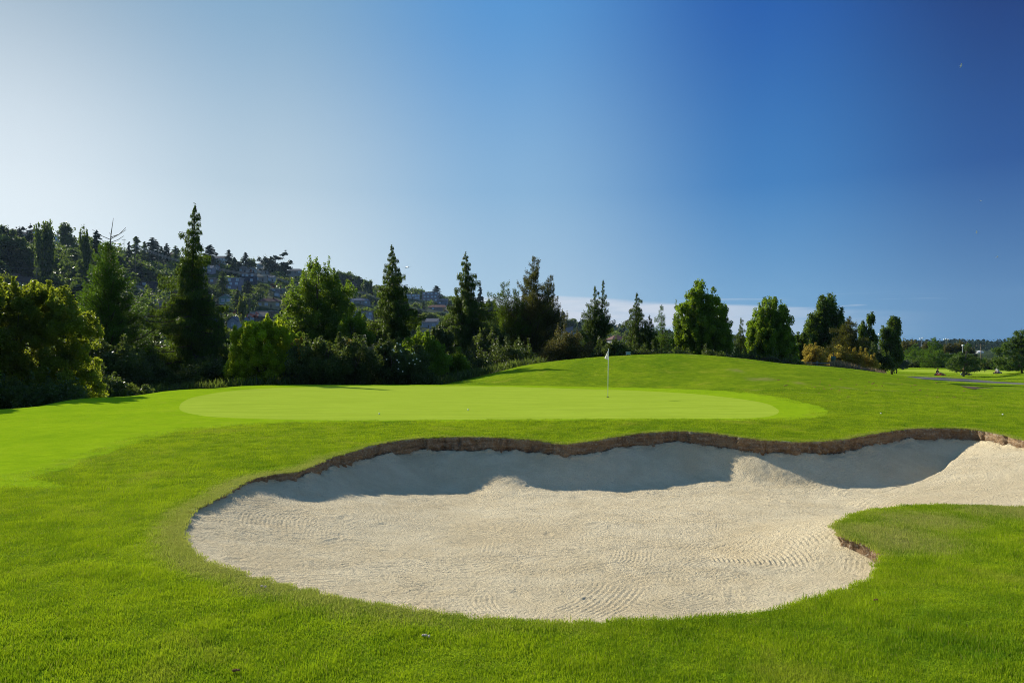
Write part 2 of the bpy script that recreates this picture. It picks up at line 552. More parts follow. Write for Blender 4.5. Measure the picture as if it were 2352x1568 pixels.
def leaf_mat(name, c1, c2, trans=0.45, tcol=None, gloss=0.12, rough=0.45):
    m, t = mat(name)
    a = t.n('ShaderNodeAttribute', attribute_name='v').outputs['Fac']
    pos = t.n('ShaderNodeNewGeometry').outputs['Position']
    n = t.noise(pos, 0.9, 3, 0.6)
    f = t.rng(t.math('ADD', t.math('MULTIPLY', a, 0.6), t.math('MULTIPLY', n, 0.5)), 0.2, 0.85)
    c = t.mix(f, rgb(*[x * .62 for x in c1]), rgb(*[x * .74 for x in c2]))
    if tcol is None: tcol = (min(1, c2[0] * 2.6), min(1, c2[1] * 2.1), c2[2] * 0.8)
    tc_ = t.mix(t.rng(a, 0.0, 1.0), rgb(*[x * 0.65 for x in tcol]), rgb(*tcol))
    d = principled(t, c, rough, gloss)
    tr = t.n('ShaderNodeBsdfTranslucent', i={'Color': tc_})
    out(t, t.n('ShaderNodeMixShader', i={0: trans, 1: d, 2: tr}))
    return m


M['cedar'] = leaf_mat('cedar_sprays', (.020, .050, .010), (.055, .115, .014), .38, (.18, .28, .02))
M['cedar2'] = leaf_mat('brown_cedar_sprays', (.030, .042, .014), (.075, .090, .020), .32, (.20, .21, .03))
M['fir'] = leaf_mat('fir_needles', (.025, .065, .012), (.070, .155, .018), .36, (.20, .36, .02))
M['alder'] = leaf_mat('alder_leaves', (.028, .068, .010), (.080, .155, .014), .45, (.30, .46, .02), .25)
M['maple'] = leaf_mat('maple_leaves', (.045, .105, .010), (.125, .22, .016), .45, (.36, .54, .02), .2)
M['hazel'] = leaf_mat('yellow_green_leaves', (.08, .15, .010), (.24, .33, .018), .62, (.68, .80, .03), .2)
M['thorn'] = leaf_mat('rusty_green_leaves', (.030, .060, .012), (.10, .145, .016), .50, (.46, .54, .03), .25)
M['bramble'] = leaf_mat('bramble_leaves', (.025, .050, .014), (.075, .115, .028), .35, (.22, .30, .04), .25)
M['grey'] = leaf_mat('grey_green_leaves', (.06, .09, .06), (.17, .22, .15), .25, (.22, .28, .14), .2)
M['gold'] = leaf_mat('golden_stems', (.20, .165, .03), (.40, .32, .06), .45, (.75, .58, .08), .1)
M['olive'] = leaf_mat('olive_leaves', (.045, .055, .016), (.12, .115, .03), .35, (.26, .24, .05), .15)
M['poplar'] = leaf_mat('poplar_leaves', (.025, .060, .012), (.068, .135, .018), .40, (.24, .36, .03), .2)
M['pine'] = leaf_mat('pine_needles', (.030, .080, .018), (.085, .17, .030), .32, (.24, .36, .04), .2)
M['hillgreen'] = leaf_mat('hill_tree_leaves', (.022, .052, .014), (.060, .11, .020), .35, (.22, .32, .03), .1)
M['hilldark'] = leaf_mat('hill_conifer_needles', (.008, .024, .012), (.022, .050, .020), .15, (.06, .10, .02), .1)
M['hilllight'] = leaf_mat('hill_light_leaves', (.05, .095, .016), (.13, .19, .03), .4, (.34, .42, .04), .1)
M['hillred'] = leaf_mat('copper_leaves', (.05, .014, .012), (.12, .030, .022), .3, (.25, .05, .03), .1)
M['drygrass'] = leaf_mat('dry_grass', (.22, .15, .08), (.42, .31, .18), .4, (.5, .36, .2), .1)
M['bark'] = simple_mat('bark', (.07, .055, .042), .9, .1, .4, 8, .6)
M['palebark'] = simple_mat('pale_bark', (.16, .13, .105), .9, .1, .35, 8, .5)
M['white'] = simple_mat('white_paint', (.82, .82, .80), .45, .4, .03)
M['flower'] = simple_mat('white_petals', (.8, .8, .76), .6, .2, .05)

# dirt face of the bunker
m, t = mat('bunker_soil')
pos = t.n('ShaderNodeNewGeometry').outputs['Position']
sp = t.n('ShaderNodeSeparateXYZ', i={0: pos})
lay = t.n('ShaderNodeMapping', i={'Vector': pos, 'Scale': (.5, .5, 6)}).outputs[0]
n1_ = t.noise(lay, 3.0, 5, 0.65, .5); n2_ = t.noise(pos, 26, 4, 0.7)
c = t.mix(t.rng(n1_, .3, .7), rgb(.22, .14, .08), rgb(.42, .285, .165))
c = t.mix(t.rng(n2_, .50, .70), c, rgb(.50, .43, .33))
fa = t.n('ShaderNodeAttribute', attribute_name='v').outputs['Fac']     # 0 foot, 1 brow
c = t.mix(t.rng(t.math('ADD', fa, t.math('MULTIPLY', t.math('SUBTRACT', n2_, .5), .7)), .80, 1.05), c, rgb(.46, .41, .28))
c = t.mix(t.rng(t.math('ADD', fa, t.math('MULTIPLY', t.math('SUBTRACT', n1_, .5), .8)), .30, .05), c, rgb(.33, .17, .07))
h = t.math('ADD', t.noise(lay, 9, 5, .7), t.math('MULTIPLY', t.noise(pos, 45, 3, .7), .5))
out(t, principled(t, c, .95, .05, t.n('ShaderNodeBump', i={'Height': h, 'Strength': 1.0, 'Distance': .05}).outputs[0]))
M['soil'] = m
M['dirt'] = simple_mat('bare_earth', (.13, .095, .055), .95, .05, .4, 6, .6)

# bunker sand with rake marks
m, t = mat('bunker_sand')
pos = t.n('ShaderNodeNewGeometry').outputs['Position']
big = t.noise(pos, .55, 4, .6, .6); mid = t.noise(pos, 3.2, 5, .65, .3); fin = t.noise(pos, 55, 3, .7)
clod = t.noise(pos, 30, 4, .75)
c = t.mix(t.rng(t.math('ADD', t.math('MULTIPLY', big, .6), t.math('MULTIPLY', mid, .4)), .36, .64), rgb(.74, .605, .375), rgb(.87, .74, .49))
c = t.mix(t.math('MULTIPLY', t.rng(clod, .48, .70), .5), c, rgb(.55, .46, .30))
rake = None


def rakes(ang, scale, nz, lo, hi, warp, seed):
    mp = t.n('ShaderNodeMapping', i={'Vector': pos, 'Rotation': (0, 0, R(ang)), 'Location': (seed, seed * .7, 0)}).outputs[0]
    wp = t.n('ShaderNodeTexNoise', i={'Vector': mp, 'Scale': .5, 'Detail': 1.5})
    ad = t.n('ShaderNodeVectorMath', operation='MULTIPLY_ADD', i={0: wp.outputs['Color'], 1: (warp, warp, 0), 2: mp}).outputs[0]
    wv = t.n('ShaderNodeTexWave', wave_type='BANDS', bands_direction='Y', i={'Vector': ad, 'Scale': scale, 'Distortion': 1.2, 'Detail': 3, 'Detail Scale': 3.0})
    mk = t.rng(t.noise(mp, nz, 2, .5, .4), lo, hi)
    return t.math('MULTIPLY', wv.outputs['Fac'], mk)


rk = t.math('ADD', rakes(8, 2.6, .42, .47, .56, 1.6, 0), rakes(-35, 3.0, .55, .52, .60, 1.2, 5))
rk = t.math('ADD', rk, rakes(70, 2.8, .7, .57, .63, .9, 11))
rk = t.math('ADD', rk, rakes(20, 2.2, .35, .54, .62, 2.4, 19))
hh = t.math('ADD', t.math('MULTIPLY', rk, .25), t.math('ADD', t.math('MULTIPLY', clod, 1.9), t.math('MULTIPLY', mid, .5)))
hh = t.math('ADD', hh, t.math('MULTIPLY', fin, .35))
out(t, principled(t, c, .95, .05, t.n('ShaderNodeBump', i={'Height': hh, 'Strength': 1.0, 'Distance': .040}).outputs[0]))
M['sand'] = m

# asphalt
m, t = mat('path_asphalt')
pos = t.n('ShaderNodeNewGeometry').outputs['Position']
c = t.mix(t.rng(t.noise(pos, .8, 5, .7), .3, .7), rgb(.12, .112, .105), rgb(.19, .175, .165))
c = t.mix(t.rng(t.noise(pos, 1.6, 3, .6), .66, .72), c, rgb(.20, .14, .10))
out(t, principled(t, c, .9, .1))
M['asphalt'] = m

# hillside ground under the trees
m, t = mat('hillside_scrub')
pos = t.n('ShaderNodeNewGeometry').outputs['Position']
c = t.mix(t.rng(t.noise(pos, .05, 5, .65), .38, .62), rgb(.018, .036, .014), rgb(.07, .09, .03))
out(t, principled(t, c, .95, .05, t.n('ShaderNodeBump', i={'Height': t.noise(pos, .5, 5, .7), 'Strength': 1.0, 'Distance': 2.0}).outputs[0]))
M['hill'] = m

# ---------------------------------------------------------------- outlines
# bunker: photo position, height of the soil face, slope of the sand below it
BK = [(418, 1215, .04, .25), (425, 1190, .04, .25), (450, 1165, .05, .28), (500, 1137, .06, .3), (548, 1111, .08, .34), (572, 1099, .10, .36),
      (620, 1087, .12, .4), (662, 1083, .14, .42), (692, 1077, .18, .46), (735, 1058, .24, .5), (800, 1035, .34, .52), (870, 1017, .38, .52),
      (940, 1006, .40, .54), (1000, 1003, .40, .54), (1060, 1002, .40, .52), (1120, 1002.5, .40, .48), (1170, 1004, .40, .42), (1225, 1009, .40, .44),
      (1293, 1016, .40, .58), (1362, 1010, .40, .58), (1430, 998, .40, .5), (1490, 991, .40, .5), (1560, 988.5, .40, .62), (1610, 991, .42, .78), (1660, 996, .44, .85), (1705, 1002, .44, .80),
      (1753, 1008, .42, .66), (1845, 1012, .40, .58), (1905, 1010, .40, .58), (1958, 1003, .40, .55), (2010, 992, .40, .5), (2080, 983, .40, .5),
      (2160, 981, .38, .5), (2231, 984, .36, .45), (2283, 992, .32, .36), (2334, 1005, .28, .25), (2375, 1016, .22, .2), (2440, 1040, .12, .2), (2500, 1080, .08, .2),
      (2540, 1130, .05, .2), (2500, 1162, .04, .2), (2420, 1165, .03, .3), (2352, 1164, .03, .3), (2300, 1163, .03, .3), (2231, 1161, .03, .3), (2163, 1160, .03, .3),
      (2095, 1161, .03, .3), (2027, 1168, .04, .3), (1976, 1178, .05, .3), (1940, 1190, .07, .3), (1925, 1202, .10, .3), (1925, 1215, .13, .3), (1938, 1228, .15, .3), (1962, 1238, .17, .3),
      (1995, 1250, .19, .3), (2020, 1264, .20, .3), (2030, 1283, .14, .3), (2027, 1305, .07, .25), (2012, 1328, .04, .2), (1960, 1348, .03, .2),
      (1925, 1360, .03, .2), (1873, 1377, .03, .2), (1800, 1394, .03, .2), (1700, 1409, .03, .2), (1600, 1418, .03, .2), (1500, 1424, .03, .2),
      (1400, 1428, .03, .2), (1300, 1429, .03, .2), (1200, 1426, .03, .2), (1100, 1419, .03, .2), (1000, 1408, .03, .2), (900, 1395, .03, .2),
      (800, 1380, .03, .2), (700, 1359, .03, .2), (620, 1338, .03, .2), (550, 1316, .03, .2), (490, 1297, .03, .2), (445, 1279, .03, .2), (426, 1262, .03, .2), (420, 1238, .03, .22)]
bk = []
for dx, dy, hf, sl_ in BK:
    p = hit(dx, dy)
    bk.append((p.x, p.y, hf, sl_))
bk = catmull(bk, 0.07)
_s = np.cumsum(np.r_[0, np.linalg.norm(np.diff(bk[:, :2], axis=0), axis=1)])
bk[:, 2] *= .76; bk[:, 2] *= 1 + .22 * fbm(_s, _s * 0, 1.6, 4, 77)
BSM = bk[:, :2].copy()
bk[:, :2] += 0
wob = 0.10 * fbm(_s, _s * 0, 2.2, 3, 91) * np.clip(bk[:, 2] / .2, .3, 1) + 0.030 * np.sin(np.arange(len(bk)) * 1.7) * rng.random(len(bk)) + 0.020 * rng.standard_normal(len(bk))
tang = np.roll(bk[:, :2], -1, 0) - np.roll(bk[:, :2], 1, 0)
tang /= np.linalg.norm(tang, axis=1)[:, None] + 1e-9
nrm = np.stack([tang[:, 1], -tang[:, 0]], 1)            # sign fixed below
if inside(bk[:, :2], bk[0, 0] + nrm[0, 0] * .2, bk[0, 1] + nrm[0, 1] * .2): nrm = -nrm
bk[:, :2] += nrm * wob[:, None]
BUNK = bk[:, :2]

GREEN = [(412, 935), (420, 922), (450, 910), (520, 898), (600, 891), (700, 888), (800, 886), (1000, 885.5), (1200, 888), (1400, 894), (1500, 898), (1600, 904),
         (1700, 915), (1760, 926), (1785, 938), (1788, 946), (1775, 953), (1740, 958), (1650, 960), (1300, 961), (1000, 963), (800, 964), (650, 962), (500, 957), (450, 951), (420, 944)]
gp = catmull([tuple(hit(*p))[:2] for p in GREEN], 0.35)
APR = [(-40, 1118), (60, 1096), (140, 1078), (220, 1050), (330, 1012), (420, 989), (550, 976), (700, 969), (850, 967), (1000, 966), (1300, 964.5), (1650, 963.5), (1800, 963), (1870, 959), (1900, 950),
       (1894, 938), (1850, 924), (1750, 905), (1600, 893.5), (1450, 889), (1300, 886.2), (1150, 884.4), (1000, 883.4)]
ap = [tuple(hit(*p))[:2] for p in APR] + [(-10, 41.0), (-20, 41.5), (-34, 40), (-46, 28), (-30, 14)]
ap = catmull(ap, 0.4)
n_ = len(ap)
ap = ap + 0.05 * rng.standard_normal(ap.shape)
PATHP = [(2070, 863.6), (2120, 864.6), (2165, 866), (2229, 870), (2295, 875.5), (2352, 879), (2480, 886), (2600, 894)]
top_ = [hit(dx, dy, 62) for dx, dy in PATHP]
top_ = [p for p in top_ if p is not None]
pa = [(p.x, p.y) for p in top_] + [(p.x - 1.5, p.y - 20 + 12.0 * (k == 0) + 5 * (k == 1)) for k, p in list(enumerate(top_))[::-1]]
pa = catmull(pa, 1.2)
G2 = [(2062, 849.5), (2120, 847.6), (2200, 847.4), (2290, 849.5), (2340, 853), (2290, 857.2), (2200, 855.6), (2110, 853.2), (2075, 851.6)]
g2 = []
for dx, dy in G2:
    p = hit(dx, dy, 100, 400)
    g2.append((p.x, p.y))
g2 = catmull(g2, 1.5)

# ---------------------------------------------------------------- turf, cut along the outlines
pts = []
yrow = 2.6
while yrow < 205:
    pts += [(u * yrow, yrow) for u in np.linspace(-1.35, 1.35, 120)]
    yrow *= 1.05
yrow_end = yrow / 1.05
for yy in (-40, -15, -4, 0.5):
    pts += [(x, yy) for x in np.linspace(-60, 60, 25)]
pts = np.array(pts)
pts = pts + rng.standard_normal(pts.shape) * 0.002
for poly, keep in ((BUNK, .12), (gp, .15), (ap, .15), (pa, .4), (g2, .4)):
    d, _ = nearest(poly, pts[:, 0], pts[:, 1])
    m_ = d > keep
    if poly is BUNK: m_ &= ~inside(BUNK, pts[:, 0], pts[:, 1])
    pts = pts[m_]
# rings of extra points beside the bunker for the dry rim
for off in (.18, .42, .75, 1.15):
    q = BUNK[::3] + nrm[::3] * off
    d, _ = nearest(BUNK, q[:, 0], q[:, 1])
    q = q[(~inside(BUNK, q[:, 0], q[:, 1])) & (d > off * .9)]
    pts = np.vstack([pts, q])
# close the distance where rough meets the apron: finer points on the mound are not needed
verts2 = [Vector(p) for p in pts]
edges = []
for poly in (BUNK, gp, ap, pa, g2):
    b = len(verts2)
    verts2 += [Vector(p) for p in poly]
    edges += [(b + i, b + (i + 1) % len(poly)) for i in range(len(poly))]
vo, eo, fo, *_ = delaunay_2d_cdt(verts2, edges, [], 0, 1e-4)
V2 = np.array([(p.x, p.y) for p in vo]); FO = np.array([list(f) for f in fo])
cen = V2[FO].mean(axis=1)
inb = inside(BUNK, cen[:, 0], cen[:, 1])
ing = inside(gp, cen[:, 0], cen[:, 1]) & ~inb
ina = inside(ap, cen[:, 0], cen[:, 1]) & ~ing & ~inb
inp = inside(pa, cen[:, 0], cen[:, 1])
in2 = inside(g2, cen[:, 0], cen[:, 1])
cdx = cen[:, 0] / np.maximum(cen[:, 1], 3) * F / S + 1176
wood = (cen[:, 1] > np.interp(cdx, [-250, 0, 200, 430, 700, 1000, 1300, 1500, 1850, 1990, 2000], [28.5, 30, 36.5, 43, 45.5, 49, 60, 66, 70, 74, 9e3])) & ~inb & ~ing & ~ina
rest = ~(inb | ing | ina | inp | in2 | wood)
dB, _ = nearest(BUNK, V2[:, 0], V2[:, 1])
DRY = np.zeros(len(V2))
PROM = np.array([hit(2120, 1195)[:2], hit(2010, 1222)[:2], hit(2330, 1175)[:2], hit(2060, 1245)[:2]])


def dry_at(x, y, d=None):
    if d is None: d, _ = nearest(BUNK, x, y)
    r = np.zeros(len(d))
    # rim of the bunker: strongest on the left
    side_ = sstep(-x, -2.0, 2.5) * (1 - sstep(y, 11, 16)) * 0.72 + 0.22
    r = np.maximum(r, side_ * (1 - sstep(d, .02, .60)))
    for k, (cx, cy) in enumerate(PROM):
        dd = np.hypot((x - cx) / 1.1, (y - cy) / .8)
        r = np.maximum(r, .85 * (1 - sstep(dd, .1, 1.3)))
    # worn patches here and there
    r = np.maximum(r, .8 * sstep(fbm(x, y, .9, 3, 31), .30, .5) * sstep(y, 25, 35) * sstep(x, 6, 14))
    return r


DRY = dry_at(V2[:, 0], V2[:, 1], dB)
Z2 = T(V2[:, 0], V2[:, 1])


def submesh(name, sel, mt, dz=0.0):
    f = FO[sel]; ids, inv = np.unique(f, return_inverse=True)
    vv = np.column_stack([V2[ids], Z2[ids] + dz])
    a = vv[inv.reshape(f.shape)]
    nz = np.cross(a[:, 1] - a[:, 0], a[:, 2] - a[:, 0])[:, 2]
    ff = inv.reshape(f.shape).copy(); ff[nz < 0] = ff[nz < 0][:, ::-1]
    o = mesh_obj(name, vv, ff, mt, smooth=True, attrs={'dry': DRY[ids]})
    return tag(o, kind='structure')


submesh('ground', rest, M['rough'])
submesh('woodland_floor', wood & ~inp & ~in2, M['hill'])
submesh('fairway_apron', ina, M['apron'])
submesh('putting_green', ing, M['green'])
submesh('cart_path', inp, M['asphalt'])
submesh('distant_green', in2, M['green'])

# far land
uu = np.linspace(-1.5, 1.5, 340); yy = np.exp(np.linspace(math.log(yrow_end - 3), math.log(4000), 150))
GX = uu[None, :] * yy[:, None]; GY = np.repeat(yy[:, None], len(uu), 1)
GZ = T(GX, GY); GZ[0] -= .3
idx = np.arange(len(yy) * len(uu)).reshape(len(yy), len(uu))
fq = np.stack([idx[:-1, :-1], idx[:-1, 1:], idx[1:, 1:], idx[1:, :-1]], -1).reshape(-1, 4)
tag(mesh_obj('hillside', np.column_stack([GX.ravel(), GY.ravel(), GZ.ravel()]), fq, M['hill'], smooth=True), kind='structure')

# ---------------------------------------------------------------- sand
bedge = np.column_stack([T(BUNK[:, 0], BUNK[:, 1]), bk[:, 2], bk[:, 3]])
kern = np.hanning(19); kern /= kern.sum()
bedge[:, 2] = np.convolve(np.r_[bedge[-9:, 2], bedge[:, 2], bedge[:9, 2]], kern, 'valid')
dents = []
for k in range(110):
    dents.append((rng.uniform(-5, 13), rng.uniform(5.5, 16), rng.uniform(.04, .08), rng.uniform(.004, .011), rng.uniform(0, 3.1), rng.uniform(1.5, 3.5)))
MOUNDS = [(1165, 1104, 1.0, .13), (1250, 1115, .8, .05), (1715, 1108, .9, .02)]


def floor_z(x, y):
    return -.98 + np.clip(14.6 - y, 0, 20) * .0980 + .10 * sstep(x, 7, 12) + .30 * sstep(-x, .6, 3.6) * sstep(y, 7, 11) + .03 * fbm(x, y, .35, 2, 8)


def sand_z(x, y, rough=True):
    shp = x.shape; x = x.ravel(); y = y.ravel()
    d, v = nearest(BSM[::2], x, y, bedge[::2])
    ins = inside(BSM, x, y)
    edge = v[:, 0] - v[:, 1]
    slope = edge - v[:, 2] * d
    f = floor_z(x, y)
    k = .10
    hmx = np.maximum(slope, f) + np.maximum(k - np.abs(slope - f), 0) ** 2 / (4 * k)
    hmx = np.minimum(hmx, edge + .01)
    z = np.where(ins, hmx, np.minimum(edge, hmx) - .05 * np.clip(d / .1, 0, 1))
    for dx, dy, r, a in MOUNDS:
        p = at(dx, dy, 1); t_ = (CAM_Z + .72) / max(1e-6, (CAM_Z - p.z)); cx, cy = p.x * t_, t_
        z = z + np.where(ins, a * np.exp(-((x - cx) ** 2 + (y - cy) ** 2 * 1.2) / (r * r * .5)) * np.clip(d / .3, 0, 1), 0)
    return z.reshape(shp), d.reshape(shp), ins.reshape(shp)


# strokes of the rake: short arcs of parallel grooves
STROKES = []
for k in range(420):
    STROKES.append((rng.uniform(-4.5, 12), rng.uniform(5.6, 15.3), rng.uniform(0, 6.28), rng.uniform(1.2, 7.0), rng.uniform(.4, 2.2), rng.uniform(.16, .34), rng.uniform(.001, .0036), rng.uniform(.040, .060)))
for dx, dy, an, rho, ln, wd, am in ((640, 1240, .15, 1.3, 1.3, .55, .0045), (760, 1255, .1, 1.2, 1.0, .4, .003), (610, 1165, 2.4, .7, .6, .3, .010), (880, 1352, 1.98, 6, 2.0, .30, .0055), (1130, 1322, 1.92, 6, 2.2, .30, .0055), (1380, 1290, 1.85, 7, 1.8, .22, .005), (1380, 1185, 3.3, .8, .6, .3, .011),
                                    (1720, 1310, 3.3, 1.4, 1.4, .6, .013), (1880, 1290, 3.2, 2.2, 1.6, .5, .011), (1790, 1085, 1.9, 2, .6, .25, .013), (1120, 1095, 1.2, 2, .7, .35, .012), (2130, 1125, 1.8, 2, .7, .25, .012), (1500, 1370, 1.3, 4, 2.2, .3, .007), (1000, 1215, 1.7, 5, 1.8, .25, .006), (1550, 1190, 1.4, 5, 1.8, .25, .006), (1950, 1130, 1.8, 4, 1.6, .22, .007), (760, 1160, 1.4, 4, 1.4, .22, .006), (520, 1150, 1.2, 3, .8, .3, .007), (960, 1290, 1.75, 9, 4.6, .03, .010), (1050, 1270, 1.78, 9, 4.6, .03, .008), (1500, 1300, 1.65, 12, 5.0, .03, .008), (1720, 1350, 1.9, 3, 2.2, .03, .008), (1300, 1210, 1.7, 10, 3.5, .03, .008)):
    p = at(dx, dy, 1); t_ = (CAM_Z + .55) / (CAM_Z - p.z)
    STROKES.append((p.x * t_, t_, an, rho, ln, wd, am * .60, .055))


def sand_detail(x, y, d, ins):
    w_ = np.clip(d / .15, 0, 1) * ins
    z = w_ * (.022 * fbm(x, y, .9, 3, 3) + .008 * fbm(x, y, 6, 3, 13) + .0085 * fbm(x * 1.13 + 3, y * .97, 19, 2, 33) * (.45 + .55 * sstep(fbm(x, y, .35, 2, 44), -.35, .15)))
    z = z + ins * sstep(y, 10, 12.5) * (1 - sstep(d, .02, .28)) * .12 * fbm(x, y, 3.2, 4, 41)
    steep = sstep(y, 10.5, 14.5)
    z = z + w_ * steep * (.022 * fbm(x + y * .5, y * .5, 2.3, 3, 21) + .014 * fbm(x, y, 7, 2, 23))
    rg = np.zeros_like(z)
    for cx, cy, an, rho, ln, wd, am, per_ in STROKES:
        R_ = ln + wd
        m_ = (np.abs(x - cx) < R_) & (np.abs(y - cy) < R_)
        if not m_.any(): continue
        ox, oy = cx + rho * math.cos(an), cy + rho * math.sin(an)
        ux, uy = x[m_] - ox, y[m_] - oy
        rr = np.hypot(ux, uy); th = np.arctan2(uy, ux) - (an + math.pi); th = (th + math.pi) % (2 * math.pi) - math.pi
        v = rr - rho; u = th * rho
        msk_ = sstep(ln * .5 - np.abs(u) + .12 * vnoise(u, v, 9, 6), 0, .25) * sstep(wd - np.abs(v), 0, .08)
        old = rg[m_]
        rg[m_] = old * (1 - msk_) + msk_ * am * (np.sin(2 * math.pi * (v + .006 * np.sin(u * 9)) / per_) + .6 * vnoise(u, v, 28, 4))
    z = z + w_ * rg
    for cx, cy, r, a, an, el_ in dents:
        ca, sa = math.cos(an), math.sin(an)
        m_ = (np.abs(x - cx) < .5) & (np.abs(y - cy) < .5)
        if not m_.any(): continue
        xx = (x[m_] - cx) * ca + (y[m_] - cy) * sa; yy_ = -(x[m_] - cx) * sa + (y[m_] - cy) * ca
        q = (xx / (r * el_)) ** 2 + (yy_ / r) ** 2
        z[m_] += w_[m_] * a * (-np.exp(-q) + .7 * np.exp(-(np.sqrt(q) - 1.5) ** 2 * 3))
    return z


bx0, bx1 = BUNK[:, 0].min() - .3, BUNK[:, 0].max() + .3
ys_ = np.exp(np.linspace(math.log(BUNK[:, 1].min() - .25), math.log(BUNK[:, 1].max() + .3), 640))
us_ = np.linspace(-.62, .86, 1150)
SX = us_[None, :] * ys_[:, None]; SY = np.repeat(ys_[:, None], len(us_), 1)
dd_, _ = nearest(BUNK[::4], SX.ravel(), SY.ravel())
msk = (inside(BUNK, SX, SY)) | (dd_.reshape(SX.shape) < .32)
SZ = np.full(SX.shape, -1.0)
zz_, dd2, ii_ = sand_z(SX[msk], SY[msk])
SZ[msk] = zz_
# soften creases where slopes from different parts of the rim meet
A_ = SZ.copy(); A_[~msk] = 0; Wt = msk.astype(float)
for ax_, rad_ in ((0, 9), (1, 11)):
    kk_ = np.hanning(2 * rad_ + 3)[1:-1]; kk_ /= kk_.sum()
    A_ = np.apply_along_axis(lambda q: np.convolve(q, kk_, 'same'), ax_, A_)
    Wt = np.apply_along_axis(lambda q: np.convolve(q, kk_, 'same'), ax_, Wt)
B_ = A_ / np.maximum(Wt, 1e-6)
wt_ = np.clip((dd2 - .10) / .35, 0, 1) * ii_
SZ[msk] = zz_ * (1 - wt_) + B_[msk] * wt_ + sand_detail(SX[msk], SY[msk], dd2, ii_)
idx = np.arange(SX.size).reshape(SX.shape)
fq = np.stack([idx[:-1, :-1], idx[:-1, 1:], idx[1:, 1:], idx[1:, :-1]], -1).reshape(-1, 4)
mk = msk.ravel()
fq = fq[mk[fq].all(axis=1)]
ids, inv = np.unique(fq, return_inverse=True)
VS = np.column_stack([SX.ravel(), SY.ravel(), SZ.ravel()])[ids]
tag(mesh_obj('bunker_sand', VS, inv.reshape(fq.shape), M['sand'], smooth=True), kind='structure')

# ---------------------------------------------------------------- soil face between turf and sand
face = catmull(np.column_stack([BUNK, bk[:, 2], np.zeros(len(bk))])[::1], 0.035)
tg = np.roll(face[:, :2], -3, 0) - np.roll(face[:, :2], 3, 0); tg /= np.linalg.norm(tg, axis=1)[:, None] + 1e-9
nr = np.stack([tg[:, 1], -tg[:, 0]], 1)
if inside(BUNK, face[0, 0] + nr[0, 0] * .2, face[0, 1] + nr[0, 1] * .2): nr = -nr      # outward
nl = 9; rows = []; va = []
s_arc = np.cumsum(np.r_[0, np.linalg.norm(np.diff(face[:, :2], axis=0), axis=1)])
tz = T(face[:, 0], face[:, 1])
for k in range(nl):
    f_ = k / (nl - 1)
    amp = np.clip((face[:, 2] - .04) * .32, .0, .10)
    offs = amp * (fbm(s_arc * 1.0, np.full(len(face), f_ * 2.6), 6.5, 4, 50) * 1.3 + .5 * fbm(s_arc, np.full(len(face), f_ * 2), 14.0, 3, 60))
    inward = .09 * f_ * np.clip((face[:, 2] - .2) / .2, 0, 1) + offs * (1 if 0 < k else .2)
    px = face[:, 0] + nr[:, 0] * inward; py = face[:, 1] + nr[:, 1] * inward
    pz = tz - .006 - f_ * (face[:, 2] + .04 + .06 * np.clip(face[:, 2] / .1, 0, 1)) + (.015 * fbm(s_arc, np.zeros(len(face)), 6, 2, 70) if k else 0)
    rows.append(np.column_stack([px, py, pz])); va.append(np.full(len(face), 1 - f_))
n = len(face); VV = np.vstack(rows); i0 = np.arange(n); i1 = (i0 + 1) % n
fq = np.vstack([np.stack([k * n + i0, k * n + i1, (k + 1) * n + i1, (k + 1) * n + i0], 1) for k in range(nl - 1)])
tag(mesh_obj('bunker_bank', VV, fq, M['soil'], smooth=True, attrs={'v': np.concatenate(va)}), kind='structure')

# ---------------------------------------------------------------- grass blades (uncountable: one object)
def clump(name, nb, rad, h, wd, seed, dryp=0.1):
    r = np.random.default_rng(seed)
    a = r.uniform(0, 2 * math.pi, nb); q = rad * np.sqrt(r.random(nb))
    bx_, by_ = q * np.cos(a), q * np.sin(a)
    d = r.uniform(0, 2 * math.pi, nb); hh_ = h * r.uniform(.55, 1.15, nb); ln = r.uniform(.15, .9, nb) * hh_
    fx, fy = np.cos(d), np.sin(d)
    w_ = wd * r.uniform(.7, 1.2, nb); az = r.uniform(0, 2 * math.pi, nb); sx, sy = np.cos(az) * w_, np.sin(az) * w_
    z0 = np.full(nb, -.012)
    v = np.stack([np.stack([bx_ - sx, by_ - sy, z0], 1), np.stack([bx_ + sx, by_ + sy, z0], 1),
                  np.stack([bx_ + fx * ln * .4 + sx * .8, by_ + fy * ln * .4 + sy * .8, hh_ * .6], 1), np.stack([bx_ + fx * ln * .4 - sx * .8, by_ + fy * ln * .4 - sy * .8, hh_ * .6], 1),
                  np.stack([bx_ + fx * ln, by_ + fy * ln, hh_ * .92], 1)], 1).reshape(-1, 3)
    f = []
    for k in range(nb):
        b = k * 5
        f.append([b, b + 1, b + 2, b + 3]); f.append([b + 3, b + 2, b + 4])
    var = np.repeat(np.where(r.random(nb) < dryp, 1.0, r.random(nb) * .75), 5)
    me = bpy.data.meshes.new(name)
    me.from_pydata(v.tolist(), [], f)
    me.materials.append(M['blade'])
    at_ = me.attributes.new('v', 'FLOAT', 'POINT'); at_.data.foreach_set('value', var.astype(np.float32))
    me.update()
    return bpy.data.objects.new(name, me)


